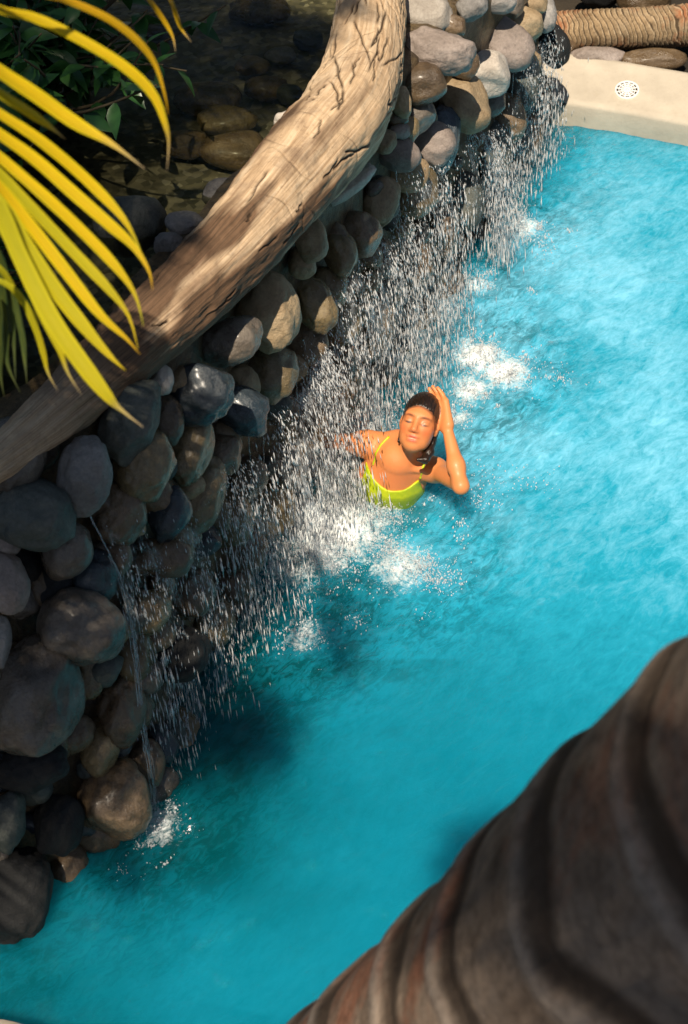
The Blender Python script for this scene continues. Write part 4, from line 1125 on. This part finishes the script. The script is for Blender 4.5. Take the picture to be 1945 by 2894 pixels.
for pl, wd, c0, c1, d0, d1 in LF:
    n_ = 26
    pl2 = [(x*K, y*K) for x, y in pl]
    if pl[0][0] < 200: pl2 = [(-95, pl2[0][1] - 60)] + pl2
    q = resample(np.c_[np.array(pl2), np.zeros(len(pl2))], n_)[:, :2]; t = np.linspace(0, 1, n_)
    C = np.array([atd(px, py, d0 + (d1-d0)*a_ + .03*math.sin(3*a_)) for (px, py), a_ in zip(q, t)])
    Tn = np.gradient(C, axis=0); Tn /= np.linalg.norm(Tn, axis=1)[:, None]
    side = np.cross(Tn, FWD); side /= np.linalg.norm(side, axis=1)[:, None]; up_ = np.cross(side, Tn)
    up_ *= np.sign(up_ @ -FWD)[:, None]
    W_ = .86*wd*K*d0/F_PX*(.62 + .38*np.sin(np.pi*np.clip(t*1.15, 0, 1)))*np.clip((1-t)*2.6, .06, 1)
    jag = 1 + .05*fbm(np.c_[t*14, t*0, t*0 + wd], 5, 2)
    prof_ = [(-.5,-.16),(-.27,-.02),(0,.12),(.27,-.02),(.5,-.16)]
    V = np.stack([C + side*(W_*jag*a_)[:, None] + up_*(W_*b_)[:, None] for a_, b_ in prof_], 1).reshape(-1, 3)
    o = mk('leaflet', V, gridfaces(n_, 5), M_FROND, fr_e)
    mixv = np.clip((t-.72)/.25, 0, 1)[:, None]; midc = (np.array(c0)*.5 + np.array(YEL)*.5) if c0[0] > .1 else np.array(c0)
    cc = np.array(c0)*(1-t[:, None]) + midc*t[:, None]; cc = cc*(1-mixv) + np.array(c1)*mixv
    attr(o, 'luv', np.c_[np.tile(np.array([0, 3, 6, 9, 12.]), n_) + wd, np.repeat(t*5, 5), np.zeros(5*n_), np.ones(5*n_)], 'FLOAT_COLOR')
    edge = np.array([1.25, .95, .85, .95, 1.25])
    cc = (cc[:, None]*edge[None, :, None]).reshape(-1, 3)
    attr(o, 'tint', np.c_[np.clip(cc, 0, .9), np.ones(len(cc))], 'FLOAT_COLOR')

# ------------------------------------------------------------------ shrubs
def lobed_leaf(L, W_):
    t = np.linspace(0, 1, 6); w_ = W_*np.array([.1,.75,1,.8,.45,.02])
    c = np.c_[t*L, 0*t, -.25*L*t**2]
    V = np.stack([c + np.c_[0*t, -w_/2, .12*w_], c - np.c_[0*t, 0*t, 0*t], c + np.c_[0*t, w_/2, .12*w_]], 1).reshape(-1, 3)
    return V, gridfaces(6, 3)
def shrub(label, base, spread, h, n, seed, leaf=(.11,.05), mat=M_LEAF):
    rg = np.random.default_rng(seed); p = empty('shrub', base); tag(p, label, 'shrub')
    LV, LFc = lobed_leaf(*leaf); Vs, Fs, st = [], [], []
    for i in range(n//9):
        e = np.array(base) + (rg.normal(0, spread[0]*.5), rg.normal(0, spread[1]*.5), h*rg.uniform(.45, 1))
        b = np.array(base) + (rg.normal(0, .05), rg.normal(0, .05), -.03)
        C = resample(np.array([b, (b+e)/2 + rg.normal(0, .05, 3), e]), 8); st.append(tube(C, np.linspace(.008, .003, 8), 5))
        for j in range(9):
            u = rg.uniform(.35, 1); q = np.array([np.interp(u, np.linspace(0, 1, 8), C[:, a_]) for a_ in range(3)])
            m_ = (Matrix.Rotation(rg.uniform(0, 6.28), 3, 'Z') @ Matrix.Rotation(rg.uniform(-.5, .7), 3, 'Y') @ Matrix.Rotation(rg.normal(0, .5), 3, 'X'))
            Vs.append((LV*rg.uniform(.6, 1.25)) @ np.array(m_).T + q); Fs.append(LFc + len(LV)*(len(Vs)-1))
    under(mk('foliage', np.vstack(Vs), np.vstack(Fs), mat), p)
    V, Fc = join(st); under(mk('stems', V, Fc, M_STEM), p)
b_ = atz(120, 190, 1.35)
shrub('dark glossy green shrub on the pond bank behind the yellow frond', (b_[0]-.1, b_[1]+.1, 1.2), (.55,.5), .42, 900, 3)
b_ = atz(60, 420, 1.4)
shrub('dark leafy shrub lower at the left edge of the pond', (b_[0]-.35, b_[1], 1.25), (.45,.4), .3, 500, 4)
b_ = atz(-150, 900, 1.3)
shrub('low dark plant at the left end of the log', (b_[0], b_[1]+.1, 1.25), (.35,.4), .25, 260, 5, (.13,.04))

# ------------------------------------------------------------------ behind the pool rim
C = [atz(1470, 108, .26), atz(1600, 92, .26), atz(1780, 86, .27), atz(1950, 76, .3), atz(2150, 60, .36)]
C = [np.array([c[0], c[1] + .02, c[2]]) for c in C]
lg = ring_trunk('palm_log', C, np.array([.095,.098,.102,.105,.105]), .028, .007, M_PALMLOG, None, 620, 64, 21, .05)
tag(lg, 'fallen palm log with close rings lying behind the pale pool rim', 'log')
for i, (px, py, rx, ry, kd, lab) in enumerate([(1690,172,75,26,'pink','flat pinkish stone under the fallen palm log'),(1850,178,95,26,'brown','low brown stone right of the flat one, under the fallen log'),
      (1590,150,45,30,'brown','dark stone by the wall corner under the fallen log'),(1830,10,75,45,'brown','reddish brown boulder above the fallen palm log'),(1700,-10,60,40,'black','dark boulder behind the fallen palm log')]):
    c = atz(px, py, .2 if i < 3 else .3); 
    c[1] += .03 if i < 3 else .1
    k_ = depth_of(c)/F_PX
    o = stone('bank_stone', c, rx*k_, ry*k_*1.3, ry*k_*1.2, 0, MS[kd], None, ax=(RGT, np.array([0,1.,0]), np.array([0,0,1.])))
    tag(o, lab, 'stone', 'stones behind the pool rim')
C = [atz(1760, -30, .3), atz(1850, 2, .34), atz(1960, 24, .36)]
C = [np.array([c[0] , c[1] + .3, c[2]]) for c in C]
shrub('dark shrub behind the fallen palm log', (1.7, 8.2, .13), (1.2,.6), .9, 1400, 8, (.16,.07))
shrub('dark shrub right of the one behind the fallen log', (3.1, 7.9, .13), (1.2,.6), .9, 1200, 9, (.16,.07))
pt = empty('palm_tree', (.2, 8.6, .12)); tag(pt, 'palm standing behind the far end of the wall', 'palm', 'palms around the pool')
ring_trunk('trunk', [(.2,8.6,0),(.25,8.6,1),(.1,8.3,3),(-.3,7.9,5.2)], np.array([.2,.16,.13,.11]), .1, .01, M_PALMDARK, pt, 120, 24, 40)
crown(pt, (-.3,7.9,5.2), 18, 1.0, 41)

# unseen broadleaf trees added behind pond and pool to darken the water reflections
def tree(label, base, h, r, n, seed):
    rg = np.random.default_rng(seed); p = empty('tree', base); tag(p, label, 'tree', 'unseen trees added to darken the water reflections')
    b = np.array(base, float); parts = [tube(resample(np.array([b - (0,0,.1), b + (.1,.05,h*.35), b + (0,.1,h*.75)]), 16), np.linspace(.2, .05, 16), 10)]
    tips = []
    for i in range(12):
        u = rg.uniform(.22, .75); q0 = b + np.array([.05, .05, h*u]); a = i*2.4; e = q0 + np.array([math.cos(a)*r*.75, math.sin(a)*r*.75, h*rg.uniform(.08, .25)])
        parts.append(tube(resample(np.array([q0, (q0+e)/2 + (0,0,.15), e]), 8), np.linspace(.05, .012, 8), 6)); tips += [e, (q0+e)/2]
    V, Fc = join(parts); under(mk('trunk', V, Fc, M_STEM), p)
    LV, LFc = lobed_leaf(.26, .13); Vs, Fs = [], []
    for i in range(n):
        c_ = tips[rg.integers(len(tips))] + rg.normal(0, r*.24, 3)
        m_ = np.array(Matrix.Rotation(rg.uniform(0, 6.28), 3, 'Z') @ Matrix.Rotation(rg.uniform(-.6, .9), 3, 'Y') @ Matrix.Rotation(rg.normal(0, .6), 3, 'X'))
        Vs.append((LV*rg.uniform(.7, 1.3)) @ m_.T + c_); Fs.append(LFc + len(LV)*i)
    under(mk('crown', np.vstack(Vs), np.vstack(Fs), M_LEAF), p)
for i, (x, y, lab) in enumerate([(-5.5,11.5,'unseen tall dark tree added far behind the left side of the pond'),(-2.6,12.2,'unseen tall dark tree added behind the middle of the pond'),(.3,11.6,'unseen tall dark tree added behind the end of the wall'),(3.2,12.0,'unseen tall dark tree added behind the fallen palm log'),(6.2,11.0,'unseen tall dark tree added behind the right side of the pool')]):
    tree(lab, (x, y, .1), 8.0, 2.6, 1500, 60+i)

# grille fitting in the coping
def on_coping(px, py):
    d = ray(px, py)
    best = None
    for t in np.linspace(5, 9, 4000):
        p = CAM + d*t; i = ((rim - p[:2])**2).sum(1).argmin(); off = (p[:2] - rim[i]) @ RIM_N[i]
        if p[2] <= np.interp(off, prof[3:10, 0], prof[3:10, 1]) and off > 0: return p, i
    return p, i
p, i = on_coping(1772, 256)
n2 = np.array([*RIM_N[i], 0]); e2 = nrm(n2 + np.array([0, 0, .32])); e1 = np.cross(e2, nrm(np.cross(n2, (0,0,1)))); e1 = np.array([-n2[1], n2[0], 0]); e3 = nrm(np.cross(e1, e2)); e3 = e3 if e3[2] > 0 else -e3
gr = empty('inlet_grille', p); tag(gr, 'round white slotted grille set in the pale pool rim', 'grille')
RG = .058
def disc(r0, r1, z0, z1, m=48, a0=0, a1=2*np.pi):
    a = np.linspace(a0, a1, m)
    rows = [(r0, z0), (r0, z1), (r1, z1), (r1, z0)]
    V = np.array([[p + e1*r*np.cos(t) + e2*r*np.sin(t) + e3*z for t in a] for r, z in rows]).reshape(-1, 3)
    return V, gridfaces(4, m)
under(mk('backing', *disc(.0, RG, -.01, .003), M_DARK, smooth=False), gr)
for r0, r1 in ((.0,.005),(.0145,.0178),(.0265,.0298),(.0385,.0418),(.052,.06)):
    under(mk('ring', *disc(r0, r1, .0, .009), M_WHITE, smooth=False), gr)
for k_ in range(12):
    a = k_*math.pi/6; d = e1*math.cos(a) + e2*math.sin(a); q = nrm(np.cross(d, e3))
    P = [p + d*r + q*s_*.003 + e3*h for r in (.005, .052) for s_ in (-1, 1) for h in (.001, .008)]
    under(mk('spoke', P, [(0,1,3,2),(4,6,7,5),(0,4,5,1),(2,3,7,6),(1,5,7,3),(0,2,6,4)], M_WHITE, smooth=False), gr)
# dark outlet in the rim, and the fitting under water below the grille
p, i = on_coping(1580, 292)
q, Fc = ICO3
o = mk('overflow_outlet', q*np.array([.055,.018,.012]), Fc, M_DARK); o.location = tuple(p + np.array([0,0,.0])); tag(o, 'dark oval overflow outlet in the pale rim beside the falls', 'outlet')
c = atz(1745, 412, -.06)
i = ((rim - c[:2])**2).sum(1).argmin()
C = np.array([[rim[i][0] - RIM_N[i][0]*.03 + .085*math.cos(t)*-RIM_N[i][1], rim[i][1] - RIM_N[i][1]*.03 + .085*math.cos(t)*RIM_N[i][0], -.16 + .06*math.sin(t)] for t in np.linspace(0, 2*np.pi, 40)])
V, Fc = tube(C, .018, 8, caps=False)
tag(mk('underwater_fitting', V, Fc, M_DARK), 'dark oval fitting just under water below the grille', 'fitting')
